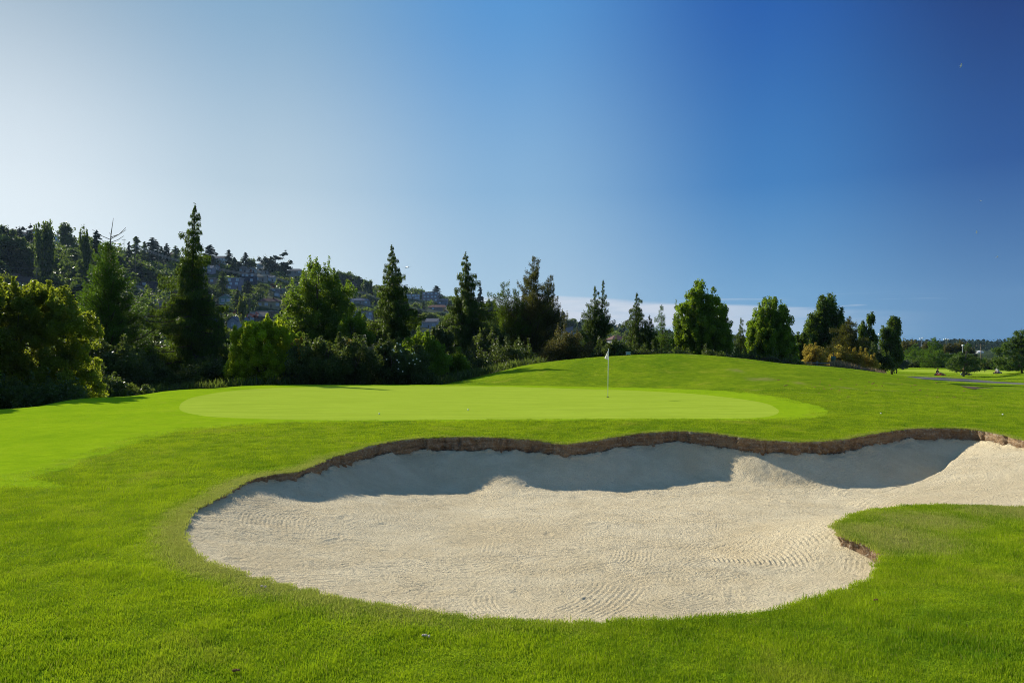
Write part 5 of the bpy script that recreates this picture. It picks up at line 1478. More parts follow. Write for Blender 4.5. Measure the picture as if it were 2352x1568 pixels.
SK = [  # kind, leaf, x, top, half width, distance, label
    ('poplar', 'hillgreen', 102, 495, 19, 330, 'tallest poplar on the wooded hill at left'),
    ('poplar', 'hillgreen', 148, 507, 17, 332, 'middle one of the hill poplars'),
    ('poplar', 'hillgreen', 200, 517, 15, 336, 'right-hand hill poplar, left of the candelabra fir'),
    ('conifer', 'hilldark', 221, 525, 14, 380, 'dark conifer on the skyline between hill poplar and candelabra fir'),
    ('pine', 'hilldark', 2, 505, 18, 360, 'pine top on the skyline in the left corner'),
    ('round', 'hillgreen', 20, 522, 18, 345, 'round tree on the skyline at the left edge'),
    ('pine', 'hilldark', 53, 514, 12, 420, 'wind-shaped pine between the hilltop houses'),
    ('round', 'hillgreen', 260, 570, 14, 430, 'low round tree on the skyline right of the candelabra fir'),
    ('conifer', 'hillgreen', 312, 540, 9, 470, 'spired fir above the tan bungalow'),
    ('conifer', 'hilldark', 295, 552, 7, 460, 'slim conifer left of the spired skyline fir'),
    ('conifer', 'hillgreen', 331, 552, 6, 480, 'thin spire right of the spired skyline fir'),
    ('conifer', 'hilldark', 349, 543, 13, 470, 'broad pointed sequoia-like conifer on the skyline'),
    ('conifer', 'hilldark', 382, 556, 7, 480, 'sharp dark spire left of the tallest cedar'),
    ('pine', 'hilldark', 371, 562, 8, 480, 'small dark pine joined to the sharp dark spire'),
    ('conifer', 'hillgreen', 402, 562, 8, 490, 'open fir just left of the tallest cedar'),
    ('conifer', 'hilldark', 482, 560, 12, 520, 'dark fir just right of the tallest cedar'),
    ('conifer', 'hilldark', 525, 571, 8, 560, 'skyline spruce right of the tallest cedar'),
    ('conifer', 'hilldark', 538, 588, 7, 560, 'small spruce right of the skyline spruce'),
    ('conifer', 'hilldark', 563, 577, 7, 580, 'narrow spruce left of the domed skyline tree'),
    ('round', 'hillgreen', 578, 588, 12, 570, 'dark domed tree on the skyline'),
    ('pine', 'hilldark', 632, 579, 24, 560, 'broad dark pine, widest tree on the skyline'),
    ('pine', 'hilldark', 618, 590, 18, 555, 'pine joined to the left of the widest skyline pine'),
    ('conifer', 'hilldark', 654, 610, 5, 640, 'tiny dark spire right of the widest skyline pine'),
    ('round', 'hilllight', 654, 634, 14, 520, 'bright green spreading tree below the grey skyline bungalow'),
    ('round', 'hillgreen', 790, 617, 30, 700, 'dark domed wood on the skyline behind the alder'),
    ('round', 'hillgreen', 815, 628, 16, 690, 'dark round tree right of the domed wood'),
    ('conifer', 'hillgreen', 823, 632, 13, 620, 'green conifer on the skyline right of the alder'),
    ('round', 'hillgreen', 845, 635, 16, 660, 'rounded tree on the skyline left of the second cedar'),
    ('round', 'hillgreen', 949, 655, 11, 950, 'bushy tree above the skyline apartments'),
    ('conifer', 'hilldark', 930, 654, 5, 900, 'little spire just right of the second cedar'),
    ('conifer', 'hilldark', 1002, 654, 10, 840, 'dark cypress at the right end of the skyline apartments'),
    ('round', 'hillgreen', 1018, 676, 8, 900, 'small tree right of the dark skyline cypress'),
    ('conifer', 'hilldark', 1103, 656, 9, 600, 'dark narrow conifer touching the third cedar'),
    ('round', 'hillgreen', 1128, 677, 16, 640, 'dark tree right of the third cedar'),
    ('conifer', 'hilldark', 1248, 690, 14, 600, 'conifer behind the two-armed conifer'),
    ('round', 'hillgreen', 1255, 704, 20, 620, 'rounded wood right of the two-armed conifer'),
    ('conifer', 'hilldark', 1284, 711, 9, 640, 'left one of two small skyline firs behind the olive bush'),
    ('conifer', 'hilldark', 1293, 713, 8, 640, 'right one of two small skyline firs behind the olive bush'),
    ('round', 'hillgreen', 1310, 728, 20, 660, 'dark round wood behind the olive bush'),
    ('conifer', 'hilldark', 1330, 736, 5, 660, 'tiny spire left of the two-spired conifer'),
    ('round', 'hillgreen', 1340, 746, 18, 640, 'sloping wood left of the two-spired conifer'),
    ('round', 'hilllight', 1235, 742, 14, 420, 'pale tree low behind the two-armed conifer'),
    ('round', 'hillgreen', 1425, 748, 9, 700, 'distant tree right of the two-spired conifer'),
    ('conifer', 'hilldark', 1433, 751, 5, 700, 'tiny distant fir above the brown-roofed white block'),
    ('round', 'hilllight', 1442, 756, 12, 520, 'light tree left of the weeping cedar'),
    ('round', 'hilllight', 556, 669, 12, 330, 'bright round tree above the copper maple'),
    ('round', 'hillred', 548, 712, 20, 300, 'copper-red maple between the mint house and the utility pole'),
    ('round', 'hillgreen', 572, 706, 22, 290, 'dark domed tree behind the lower utility pole'),
    ('round', 'hilllight', 520, 725, 16, 270, 'light bushy tree left of the copper maple'),
    ('round', 'hillred', 590, 636, 10, 500, 'copper tree beside the beige cottage'),
    ('round', 'hillred', 632, 650, 9, 480, 'copper shrub below the widest skyline pine'),
    ('conifer', 'hillgreen', 538, 650, 22, 360, 'big dark conifer between lilac house and yellow house'),
    ('round', 'hillgreen', 570, 652, 24, 400, 'dark rounded tree below the slate-blue house'),
    ('round', 'hillgreen', 610, 655, 26, 400, 'dark rounded tree above the yellow house'),
    ('conifer', 'hilldark', 545, 598, 12, 520, 'dark spruce between grey skyline house and cream gables'),
    ('conifer', 'hillgreen', 510, 620, 12, 440, 'green conifer in front of the lilac modern house'),
    ('round', 'hilllight', 1010, 690, 24, 560, 'bright spreading tree below the terracotta roof'),
    ('round', 'hilllight', 985, 712, 24, 400, 'bright green domed tree between second and third cedar'),
    ('round', 'hillgreen', 950, 682, 24, 620, 'green tree below the skyline apartment block'),
    ('conifer', 'hilldark', 968, 736, 9, 250, 'dark column cypress beside the grey gabled house'),
    ('round', 'hilllight', 985, 746, 12, 250, 'yellowish tree in front of the grey gabled house'),
    ('round', 'hilllight', 335, 662, 24, 330, 'golden tree above the lilac-grey block'),
    ('round', 'hilllight', 5, 622, 14, 290, 'golden green tree at the left edge below the wooded slope'),
    ('round', 'hillgreen', 340, 605, 20, 420, 'rounded tree in the middle of the slope left of the tallest cedar'),
    ('round', 'hilllight', 660, 668, 18, 330, 'light green tree right of the yellow house'),
]
for k, (kind, mt, dx, dyt, wp, Y, lb) in enumerate(SK):
    if 'front' not in lb:
        for hx, hy, hw, hh_, Yh in house_boxes:
            if abs(dx - hx) < hw * .5 + wp * .85 and dyt < hy - hh_ * .3 and Y < Yh + 8 and dyt > hy - 80:
                Y = min(Yh + 16, max(Y, float(np.interp(ucol(dx), ugrid, _rd)) - 4))
    hill_tree(kind, mt, dx, dyt, wp, Y=Y, label=lb, group='trees on the hillside', k=k)

# the remaining wood of the slope
ADJ = {('round', 'hillgreen'): 'rounded green tree', ('round', 'hilllight'): 'yellow-green tree', ('conifer', 'hilldark'): 'dark conifer', ('conifer', 'hillgreen'): 'green conifer', ('round', 'olive'): 'olive-brown tree'}
SHORT = [(29, 541, 'tiny hilltop gable at the left edge'), (72, 545, 'brick-red hilltop house'), (102, 560, 'tallest hill poplar'), (148, 570, 'middle hill poplar'), (200, 575, 'right-hand hill poplar'),
         (62, 650, 'long skylit brown roof'), (83, 625, 'two-armed pole on the dark slope'), (250, 600, 'candelabra fir top'), (324, 590, 'tan skyline bungalow'), (350, 580, 'sequoia-like skyline conifer'), (335, 690, 'lilac-grey blocks'), (331, 652, 'long dark building'), (309, 666, 'cream hip-roofed house'), (437, 620, 'tallest cedar'),
         (502, 604, 'grey skyline house'), (517, 700, 'mint green house'), (535, 655, 'three-storey lilac house'), (567, 640, 'slate-blue house'), (576, 622, 'white gabled house'), (616, 700, 'yellow house'), (548, 722, 'copper maple'), (574, 700, 'lower utility pole'), (632, 600, 'widest skyline pine'),
         (610, 724, 'tan flat-roofed building'), (534, 745, 'near white gable'), (482, 740, 'low blue-grey roof'), (636, 666, 'two-chimney flat roof'), (676, 625, 'grey skyline bungalow'), (735, 660, 'wide alder'), (825, 692, 'blue-grey hip roof'), (790, 640, 'domed skyline wood'), (833, 728, 'orange and white house'), (903, 660, 'second cedar'),
         (965, 680, 'skyline apartments'), (1002, 670, 'skyline cypress'), (1005, 708, 'terracotta roof'), (982, 742, 'grey gabled house'), (1075, 680, 'third cedar'), (1128, 690, 'gap right of the third cedar'), (1200, 720, 'twin dark conifers'), (1262, 752, 'low dark flat roof'), (1303, 755, 'shed-roofed house'), (1366, 740, 'two-spired conifer'), (1424, 780, 'white brown-roofed block'), (1612, 790, 'big maple'), (1772, 790, 'second maple'), (1897, 790, 'broad poplar'), (2048, 790, 'oval poplar'), (2150, 800, 'broken-topped spruce'), (2253, 800, 'far utility pole'), (2340, 800, 'tall dense pine')]
_used = set()


def hill_label(kk, dx, dyb, hp):
    cand = sorted(SHORT, key=lambda s_: math.hypot((dx - s_[0]) * 1.0, (dyb - hp * .5 - s_[1]) * 1.6))
    for big in ('', 'tall ' if hp > 46 else ('small ' if hp < 26 else 'middling ')):
        for c_ in cand[:24]:
            ex, ey = dx - c_[0], dyb - hp * .5 - c_[1]
            d_ = math.hypot(ex, ey); near = 'close ' if d_ < 22 else ''
            if abs(ex) > 2 * abs(ey): rel = ('right' if ex > 0 else 'left') + ' of'
            elif abs(ey) > 2 * abs(ex): rel = 'below' if ey > 0 else 'above'
            else: rel = ('below' if ey > 0 else 'above') + ' and ' + ('right' if ex > 0 else 'left') + ' of'
            lb = big + ADJ[kk] + ' on the hillside, ' + near + rel + ' the ' + c_[2]
            if lb not in _used and len(lb.split()) <= 16:
                _used.add(lb); return lb
    return 'one more ' + ADJ[kk] + ' among the trees on the hillside'


cnt = 0; tries = 0
placed = []
while cnt < 300 and tries < 12000:
    tries += 1
    dx = rng.uniform(-40, 1520) if rng.random() < .9 else rng.uniform(1520, 2400)
    if cnt < 70: dx = rng.uniform(-50, 310)
    top = float(np.interp(dx, RX, RY))
    if dx < 1520: dyb = top + 4 + (795 - top) * rng.random() ** .9
    else: dyb = rng.uniform(799, 804)
    p = hit(dx, dyb, 195, 2500)
    if p is None: continue
    q = rng.random(); left = dx < 300
    if q < .55: kk = ('round', 'hillgreen')
    elif q < .68: kk = ('round', 'hilllight')
    elif q < .72: kk = ('round', 'olive')
    elif q < .88: kk = ('conifer', 'hilldark')
    else: kk = ('conifer', 'hillgreen')
    if left and kk[1] == 'hilllight': kk = ('round', 'hillgreen')
    Ht = rng.uniform(8, 14) * (1.5 if left else 1.0) * (1.2 if kk[0] == 'conifer' else 1.0)
    hp = Ht * F / p.y / S
    wp = hp * (rng.uniform(.42, .62) if kk[0] == 'round' else rng.uniform(.22, .30))
    if dyb - hp < top - (3 if dx > 260 else 8): continue
    bad = False
    for hx, hy, hw, hh_, Yh in house_boxes:
        if abs(dx - hx) < hw * .5 + wp * .75 and dyb > hy - hh_ * 1.5 and dyb - hp < hy - hh_ * .35 and p.y < Yh + 6: bad = True; break
    if bad: continue
    if any(abs(dx - a) < wp * .4 and abs(dyb - b) < 5 for a, b in placed): continue
    placed.append((dx, dyb))
    hill_tree(kk[0], kk[1], dx, dyb - hp, wp, Y=p.y, label=hill_label(kk, dx, dyb, hp), group='trees on the hillside', k=cnt)
    cnt += 1
# continuous canopy filling the slope between the single trees
r = np.random.default_rng(77)
CX, CY, CZ, CR = [], [], [], []
while len(CX) < 3000:
    Yc = r.uniform(205, 1000); uc = r.uniform(-.90, .25)
    if len(CX) % 4 == 0: Yc = float(np.interp(uc, ugrid, _rd)) + r.uniform(-45, 6)
    if Yc > float(np.interp(uc, ugrid, _rd)) + 25: continue
    xc = uc * Yc; zc = float(T(xc, Yc)); rad = r.uniform(2.4, 5.4) * (1.25 if uc < -.55 else 1.0)
    px_, py_ = proj(xc, Yc, zc + rad * 1.5); pr = rad * F / Yc / S
    if any(abs(px_ - hx) < hw * .5 + pr * .8 and py_ - pr < hy - hh_ * .42 and py_ + pr * 2.6 > hy - hh_ and Yc < Yh + 4 for hx, hy, hw, hh_, Yh in house_boxes): continue
    CX.append(xc); CY.append(Yc); CZ.append(zc + rad * .9); CR.append(rad)
CX, CY, CZ, CR = map(np.array, (CX, CY, CZ, CR)); per_c = 75; nn = len(CX) * per_c
dd = rand_dirs(nn, r, (0, 0, .35)); rr_ = np.repeat(CR, per_c) * r.uniform(.72, 1.05, nn)
c_ = np.column_stack([np.repeat(CX, per_c), np.repeat(CY, per_c), np.repeat(CZ, per_c)]) + dd * rr_[:, None] * np.array([1, 1, .95])
ld = rand_dirs(nn, r); sz = r.uniform(.35, .75, nn) * (.6 + np.repeat(CY, per_c) / 600)
v, f = leaves(c_, ld * sz[:, None], perp(ld, r) * (sz * .6)[:, None])
tag(mesh_obj('hillside_wood', v, f, M['hillgreen'], attrs={'v': np.repeat(.75 * np.repeat(r.random(len(CX)), per_c) + .25 * r.random(nn), 4)}), 'continuous green canopy and hedges covering the slope between the houses', 'wood', kind='stuff')
# far band of woods on the right-hand horizon
nn = 22000
us = r.uniform(.10, .80, nn); Ys = r.uniform(900, 1450, nn); xs_ = us * Ys; zs_ = T(xs_, Ys)
hgt = 12 + 8 * fbm(xs_, Ys, .03, 3, 18)
c_ = np.column_stack([xs_, Ys, zs_ + hgt * r.random(nn) ** .7]); dd = rand_dirs(nn, r); sz = r.uniform(1.5, 3.2, nn)
v, f = leaves(c_, dd * sz[:, None], perp(dd, r) * (sz * .6)[:, None])
tag(mesh_obj('distant_wood', v, f, M['hilldark'], attrs={'v': np.repeat(r.random(nn), 4)}), 'far dark wood along the right-hand horizon', 'wood', kind='stuff')

# ---------------------------------------------------------------- poles and lines
M['pole'] = simple_mat('pole_wood', (.22, .17, .13), .9, .1, .3, 3)
M['steel'] = simple_mat('grey_steel', (.42, .44, .46), .5, .4, .1)
M['wire'] = simple_mat('pale_wire', (.42, .36, .30), .6, .3, .05)
M['wiredark'] = simple_mat('dark_wire', (.10, .09, .09), .6, .3, .05)


def upole(label, dx, dyt, Y, h=12.0, arms=1, rad=.17, mt='pole'):
    p = at(dx, dyt, Y); g = float(T(p.x, Y)); h = max(h, p.z - g)
    root = empty('utility_pole', (p.x, Y, p.z - h)); tag(root, label, 'utility pole', 'utility poles')
    mb = MB(); mb.tube([(0, 0, -.5), (0, 0, h)], [rad, rad * .7], 8); mb.build('pole', M[mt], root)
    for k in range(arms):
        mb = MB(); mb.box((0, -.2, h - .5 - 1.6 * k), (2.8, .14, .18))
        for s_ in (-1.25, -.6, .6, 1.25): mb.tube([(s_, -.2, h - .42 - 1.6 * k), (s_, -.2, h - .15 - 1.6 * k)], .06, 5)
        mb.build('crossarm', M[mt], root)
    return Vector((p.x, Y, p.z - .3))


def wire(label, a, b, sag, rad=.10, mt='wire', n=3, sp=.6, grp='power lines'):
    mb = MB()
    for k in range(n):
        off = (k - (n - 1) / 2) * sp
        pts_ = []
        for j in range(17):
            t_ = j / 16; q = a.lerp(b, t_); pts_.append((q.x, q.y + off * .4, q.z + off * .9 - sag * 4 * t_ * (1 - t_)))
        mb.tube(pts_, rad, 4)
    tag(mb.build('power_line', M[mt]), label, 'power line', grp)


P1 = upole('utility pole on the skyline above the tan bungalow', 311, 561, 400)
P2 = upole('utility pole hidden behind the tallest cedar', 470, 606, 420)
P3 = upole('utility pole in front of the widest skyline pine', 623, 631, 440, 13)
P4 = upole('utility pole in front of the blue-grey hip roof right of the alder', 832, 669, 470, 13)
P5 = upole('utility pole behind the third cedar', 1045, 716, 520, 13)
P0 = upole('utility pole on the skyline right of the candelabra fir', 285, 548, 440)
upole('slim utility pole on the skyline left of the tallest cedar', 365, 565, 470)
P6 = upole('lower utility pole between copper maple and yellow house', 574, 683, 285, 12, 1)
P7 = upole('utility pole with two crossarms on the dark wooded slope at left', 83, 613, 270, 12, 2)
wire('pale cables from the skyline pole down to the tallest cedar', P1, P2, 2.0)
wire('pale cables right of the tallest cedar, up to the widest skyline pine', P2, P3, 1.6)
wire('pale cables passing behind the wide alder', P3, P4, 4.0)
wire('pale cables between second and third cedar', P4, P5, 3.5)
wire('thin dark wires from lower pole past the mint green house', P6, at(470, 684, 285), 1.0, .03, 'wiredark', 2)
wire('thin dark wires from the lower pole past the yellow house', P6, at(690, 708, 285), 1.5, .03, 'wiredark', 2)
wire('thin wires on the dark wooded slope at left', P7, at(-60, 610, 270), .6, .03, 'wiredark', 2)
wire('thin wires from the two-armed pole towards the fir', P7, at(190, 622, 275), .8, .03, 'wiredark', 2)

Q1 = upole('utility pole right of the dark spruce, behind the silvery shrub', 2022, 797, 170, 8, 1, .14)
Q2 = upole('utility pole between the small pine and the big pine', 2253, 789, 190, 10, 1, .16)
wire('upper wire across the sky behind the far trees', at(2095, 786, 190), Q2 + Vector((0, 0, .3)), .3, .035, 'wiredark', 1)
wire('upper wire running right behind the tall dense pine', Q2 + Vector((0, 0, .3)), at(2420, 795, 190), .3, .035, 'wiredark', 1)
wire('lower wire from the pole by the oval poplar to the small pine', Q1 + Vector((0, 0, .2)), at(2310, 809, 172), .9, .045, 'wire', 1)


def floodlight(label, dx, dyt, Y, h, heads):
    p = at(dx, dyt, Y); root = empty('floodlight_mast', (p.x, Y, p.z - h)); tag(root, label, 'floodlight', 'floodlight masts at the right')
    mb = MB(); mb.tube([(0, 0, 0), (0, 0, h)], [.12, .07], 8); mb.build('mast', M['steel'], root)
    for k in range(heads):
        a_ = (k - (heads - 1) / 2)
        mb = MB(); mb.box((a_ * .7, -.15, h + .1 + .2 * (k % 2)), (.5, .4, .22), top=.7); mb.tube([(0, 0, h - .1), (a_ * .7, 0, h + .05)], .03, 5)
        mb.build('lamp_head', M['white'], root)


floodlight('left floodlight mast above the far trees', 2116, 777, 210, 14, 2)
floodlight('right floodlight mast with three lamp heads', 2173, 779, 215, 14, 3)
floodlight('low white lamp mast behind the top of the small pine', 2211, 793, 150, 9, 1)
floodlight('lamp mast between dark spruce and oval poplar', 2012, 791, 140, 8, 1)
floodlight('lamp mast high behind the narrow poplar', 2019, 767, 160, 12, 1)
tk = MB(); p = at(2250, 816, 600); tk.tube([(0, 0, 0), (0, 0, 7.5)], [3.2, 3.2], 18); tk.tube([(0, 0, 7.5), (0, 0, 8.6)], [3.3, .3], 18)
tag(tk.build('storage_tank', M['white'], loc=(p.x, 600, p.z - 4)), 'small white round tank on the horizon left of the far pole', 'tank')

# ---------------------------------------------------------------- things on the course
hp_ = hit(1396, 911)
flag = empty('flagstick', hp_); tag(flag, 'white golf flag hanging limp on a thin white pole', 'golf flag')
H_ = at(1397.5, 802, hp_.y).z - hp_.z; lx = at(1397.5, 802, hp_.y).x - hp_.x
mb = MB(); mb.tube([(0, 0, -.02), (lx * .5, 0, H_ * .5), (lx, 0, H_)], [.013, .013, .012], 10); mb.ball((lx, 0, H_ + .02), .02); mb.build('pole', M['white'], flag, smooth=True)
M['cloth'] = leaf_mat('white_cloth', (1.0, 1.0, 1.0), (1.0, 1.0, .99), .62, (.95, .95, .93), .1)
# limp triangular cloth with folds
kf = S / F * hp_.y
nu, nv = 13, 17; vs = []
for j in range(nv):
    tz_ = j / (nv - 1)
    zt = H_ - .02 - tz_ * (25.5 * kf)
    ext = np.interp(tz_, [0, .2, .5, .78, .86, 1.0], [.5, 2.8, 6.6, 9.8, 6.8, .8]) * kf
    for i in range(nu):
        q = i / (nu - 1)
        rise = .0 if tz_ < .7 else (q * .06 * (tz_ - .7) / .3)
        vs.append((lx + 1.1 * kf * (.4 + .3 * tz_) * (1 - q) - ext * q, .045 * math.sin(q * 9 + tz_ * 2) * (.2 + tz_) + .02 * math.sin(tz_ * 14 + q * 5), zt + rise))
i_ = np.arange(nu * nv).reshape(nv, nu)
mesh_obj('flag', vs, np.stack([i_[:-1, :-1], i_[:-1, 1:], i_[1:, 1:], i_[1:, :-1]], -1).reshape(-1, 4), M['cloth'], flag, smooth=True)
cup = MB(); cup.lathe([(.056, 0), (.056, .012), (.052, .012), (.052, 0)], n=20)
tag(cup.build('hole_cup', simple_mat('cup_liner', (.03, .03, .03)), loc=(hp_.x, hp_.y, hp_.z + .003)), 'dark rim of the hole at the foot of the flag', 'golf hole')

M['ball'] = simple_mat('golf_ball', (.85, .85, .84), .35, .5, .02)
for k, (bx, by, lb) in enumerate([(871, 951, 'white golf ball on the green, left one'), (1075, 941.5, 'white golf ball on the green, right one towards the flag'),
                                  (2303, 953.5, 'white golf ball in the grass near the right edge'), (2023, 951, 'small white ball in the grass right of the green')]):
    p = hit(bx, by)
    mb = MB(); mb.ball((0, 0, .0213), .0228, 16, 10)
    b_ = mb.build('golf_ball', M['ball'], smooth=True, loc=(p.x, p.y, p.z + (.02 if k > 1 else .004)))
    tag(b_, lb, 'golf ball', 'golf balls')
M['stone'] = simple_mat('pale_stone', (.80, .66, .46), .9, .1, .2, 40, .8)
for bx, by, sx, lb in ((978, 1467, .021, 'crumbly pale sand clod in the grass below the bunker'), (605, 1352, .022, 'small white stone in the grass at lower left of the bunker'), (540, 1547, .02, 'brown earth crumb in the grass at the bottom of the photo'),
                      (2012, 1383, .015, 'tiny brown crumb in the grass right of the bunker')):
    p = hit(bx, by); mb = MB(); r_ = random.Random(bx)
    for k in range(7 if sx > .03 else 3):
        mb.ball((r_.uniform(-1, 1) * sx * 1.2, r_.uniform(-1, 1) * sx * .6, sx * .5), (sx * r_.uniform(.4, .8), sx * r_.uniform(.4, .7), sx * r_.uniform(.3, .6)), 8, 6)
    tag(mb.build('stone', M['stone'] if 'brown' not in lb else M['soil'], loc=(p.x, p.y, p.z + .018)), lb, 'stone')

# crumbs of soil thrown up on the slope at the right, and the bare verge of the path
r = np.random.default_rng(15); mb = MB()
for k in range(50):
    if k < 8: dx, dy = r.uniform(2100, 2300), r.uniform(896, 912)
    else: dx, dy = r.uniform(1780, 2180), r.uniform(862, 912)
    p = hit(dx, dy, 20, 60)
    if p is None: continue
    q = r.uniform(.02, .06); mb.ball((p.x, p.y, p.z + .01), (q * r.uniform(.8, 2), q, q * .5), 7, 5)
tag(mb.build('soil_crumbs', M['soil']), 'brown crumbs of soil scattered on the grass slope at right', 'soil', kind='stuff')
DP = [(2205, 886), (2230, 887.5), (2262, 888), (2284, 888.5), (2262, 892), (2238, 894), (2222, 891.5), (2212, 888.5)]
dp = [hit(a_, b_, 20, 60) or hit(a_, b_ + 3, 20, 60) or at(a_, b_, 43) for a_, b_ in DP]
dpc = Vector((sum(p.x for p in dp) / 8, sum(p.y for p in dp) / 8, 0)); vs = []; N_ = 7
for j in range(N_ + 1):
    for p in dp:
        x_, y_ = dpc.x + (p.x - dpc.x) * j / N_, dpc.y + (p.y - dpc.y) * j / N_
        vs.append((x_, y_, float(T(x_, y_)) + .035))
fs = [(j * 8 + i, j * 8 + (i + 1) % 8, (j + 1) * 8 + (i + 1) % 8, (j + 1) * 8 + i) for j in range(N_) for i in range(8)]
tag(mesh_obj('bare_soil', vs, fs, M['dirt']), kind='structure')

# warning sign behind the crest of the mound
M['signblue'] = simple_mat('navy_paint', (.03, .05, .10), .5, .3)
M['signface'] = simple_mat('pale_blue_sign', (.22, .40, .52), .5, .3, .05)
p = at(1443, 812, 58); g = float(T(p.x, 58))
sg_ = empty('warning_sign', (p.x, 58, g)); tag(sg_, 'small pale blue warning sign peeping over the mound', 'sign')
zt = at(1443, 806.5, 58).z - g; k58 = S / F * 58
for s_ in (-1, 1):
    mb = MB(); mb.box((s_ * 4.6 * k58, .02, zt / 2), (.03, .03, zt)); mb.build('leg', M['steel'], sg_)
mb = MB(); mb.box((0, 0, zt - 3.4 * k58), (10 * k58, .02, 6.8 * k58)); pl = mb.build('board', M['signface'], sg_)
mb = MB(); mb.box((0, -.014, zt - .22 * k58), (10.2 * k58, .012, .5 * k58)); mb.box((0, -.014, zt - 2.9 * k58), (10.2 * k58, .012, .6 * k58)); mb.build('border', M['signblue'], pl)
tx = bpy.data.curves.new('lettering', 'FONT'); tx.body = 'WARNING'; tx.size = .085; tx.align_x = 'CENTER'; tx.extrude = .002
to = bpy.data.objects.new('lettering', tx); COL.objects.link(to); to.parent = pl; to.location = (0, -.016, zt - 2.25 * k58); to.rotation_euler = (R(90), 0, 0)
tx.materials.append(M['white'])
bpy.context.view_layer.update()
tm = bpy.data.meshes.new_from_object(to); bpy.data.objects.remove(to)
to = bpy.data.objects.new('lettering', tm); COL.objects.link(to); to.parent = pl; to.location = (0, -.016, zt - 2.25 * k58); to.rotation_euler = (R(90), 0, 0); to.scale = (1.1, 1.1, 1.1)

# low wooden rail
rl = empty('wooden_rail', at(1877, 842, 70)); tag(rl, 'low weathered wooden rail in front of the golden bush', 'rail')
k70 = S / F * 70
M['oldwood'] = simple_mat('weathered_wood', (.25, .22, .19), .9, .1, .2, 5)
for s_ in (-34, 0, 35):
    mb = MB(); mb.box((s_ * k70, 0, .1), (.14, .12, 1.0)); mb.build('post', M['oldwood'], rl)
for z_, h_ in ((.42, .10), (.16, .08)):
    mb = MB(); mb.box((0, -.09, z_), (86 * k70, .06, h_)); o_ = mb.build('rail', M['oldwood'], rl); o_.rotation_euler = (0, .035, 0)

# ball washer
M['washer'] = simple_mat('dark_green_paint', (.012, .09, .055), .4, .5, .1)
g = at(1914, 843.5, 68); bw = empty('ball_washer', g); tag(bw, 'dark green ball washer on a stand beside the yellow bush', 'ball washer')
k68 = S / F * 68
mb = MB(); mb.lathe([(.20, 0), (.26, .05), (.24, .35), (.17, .45)], n=14); mb.build('base', M['washer'], bw, smooth=True)
mb = MB(); mb.lathe([(.17, .45), (.15, .62), (.21, .66), (.21, 1.08), (.15, 1.14)], n=14); mb.build('housing', M['washer'], bw, smooth=True)
mb = MB(); mb.tube([(0, 0, 1.12), (0, 0, 1.36)], .035, 8); mb.ball((0, 0, 1.40), .07); mb.build('handle', M['wiredark'], bw, smooth=True)
mb = MB(); mb.box((-.12, -.24, .36), (.12, .04, .26)); mb.build('towel', M['white'], bw)

# ---------------------------------------------------------------- drivers in karts on the far lawn
M['skin'] = simple_mat('skin', (.42, .22, .15), .6, .3, .08)
M['black'] = simple_mat('black_cloth', (.012, .012, .018), .8, .2, .2)
M['red'] = simple_mat('red_plastic', (.50, .03, .025), .35, .5, .05)
M['blackp'] = simple_mat('black_plastic', (.015, .015, .015), .4, .4, .1)
M['whitecloth'] = simple_mat('white_lilac_cloth', (.70, .66, .78), .7, .2, .1)
M['khaki'] = simple_mat('grey_cloth', (.28, .27, .25), .8, .2, .1)


def skinned(name, pts, edges_, radii, mt, parent, sub=2):
    me = bpy.data.meshes.new(name); me.from_pydata(pts, edges_, [])
    o = bpy.data.objects.new(name, me); COL.objects.link(o); o.parent = parent
    sk = o.modifiers.new('skin', 'SKIN')
    for i, rr in enumerate(radii):
        me.skin_vertices[0].data[i].radius = (rr, rr)
    me.skin_vertices[0].data[0].use_root = True
    ss = o.modifiers.new('sub', 'SUBSURF'); ss.levels = sub; ss.render_levels = sub
    me.materials.append(mt)
    return o


def ensure_skin(me):
    if not me.skin_vertices:
        bpy.context.view_layer.update()


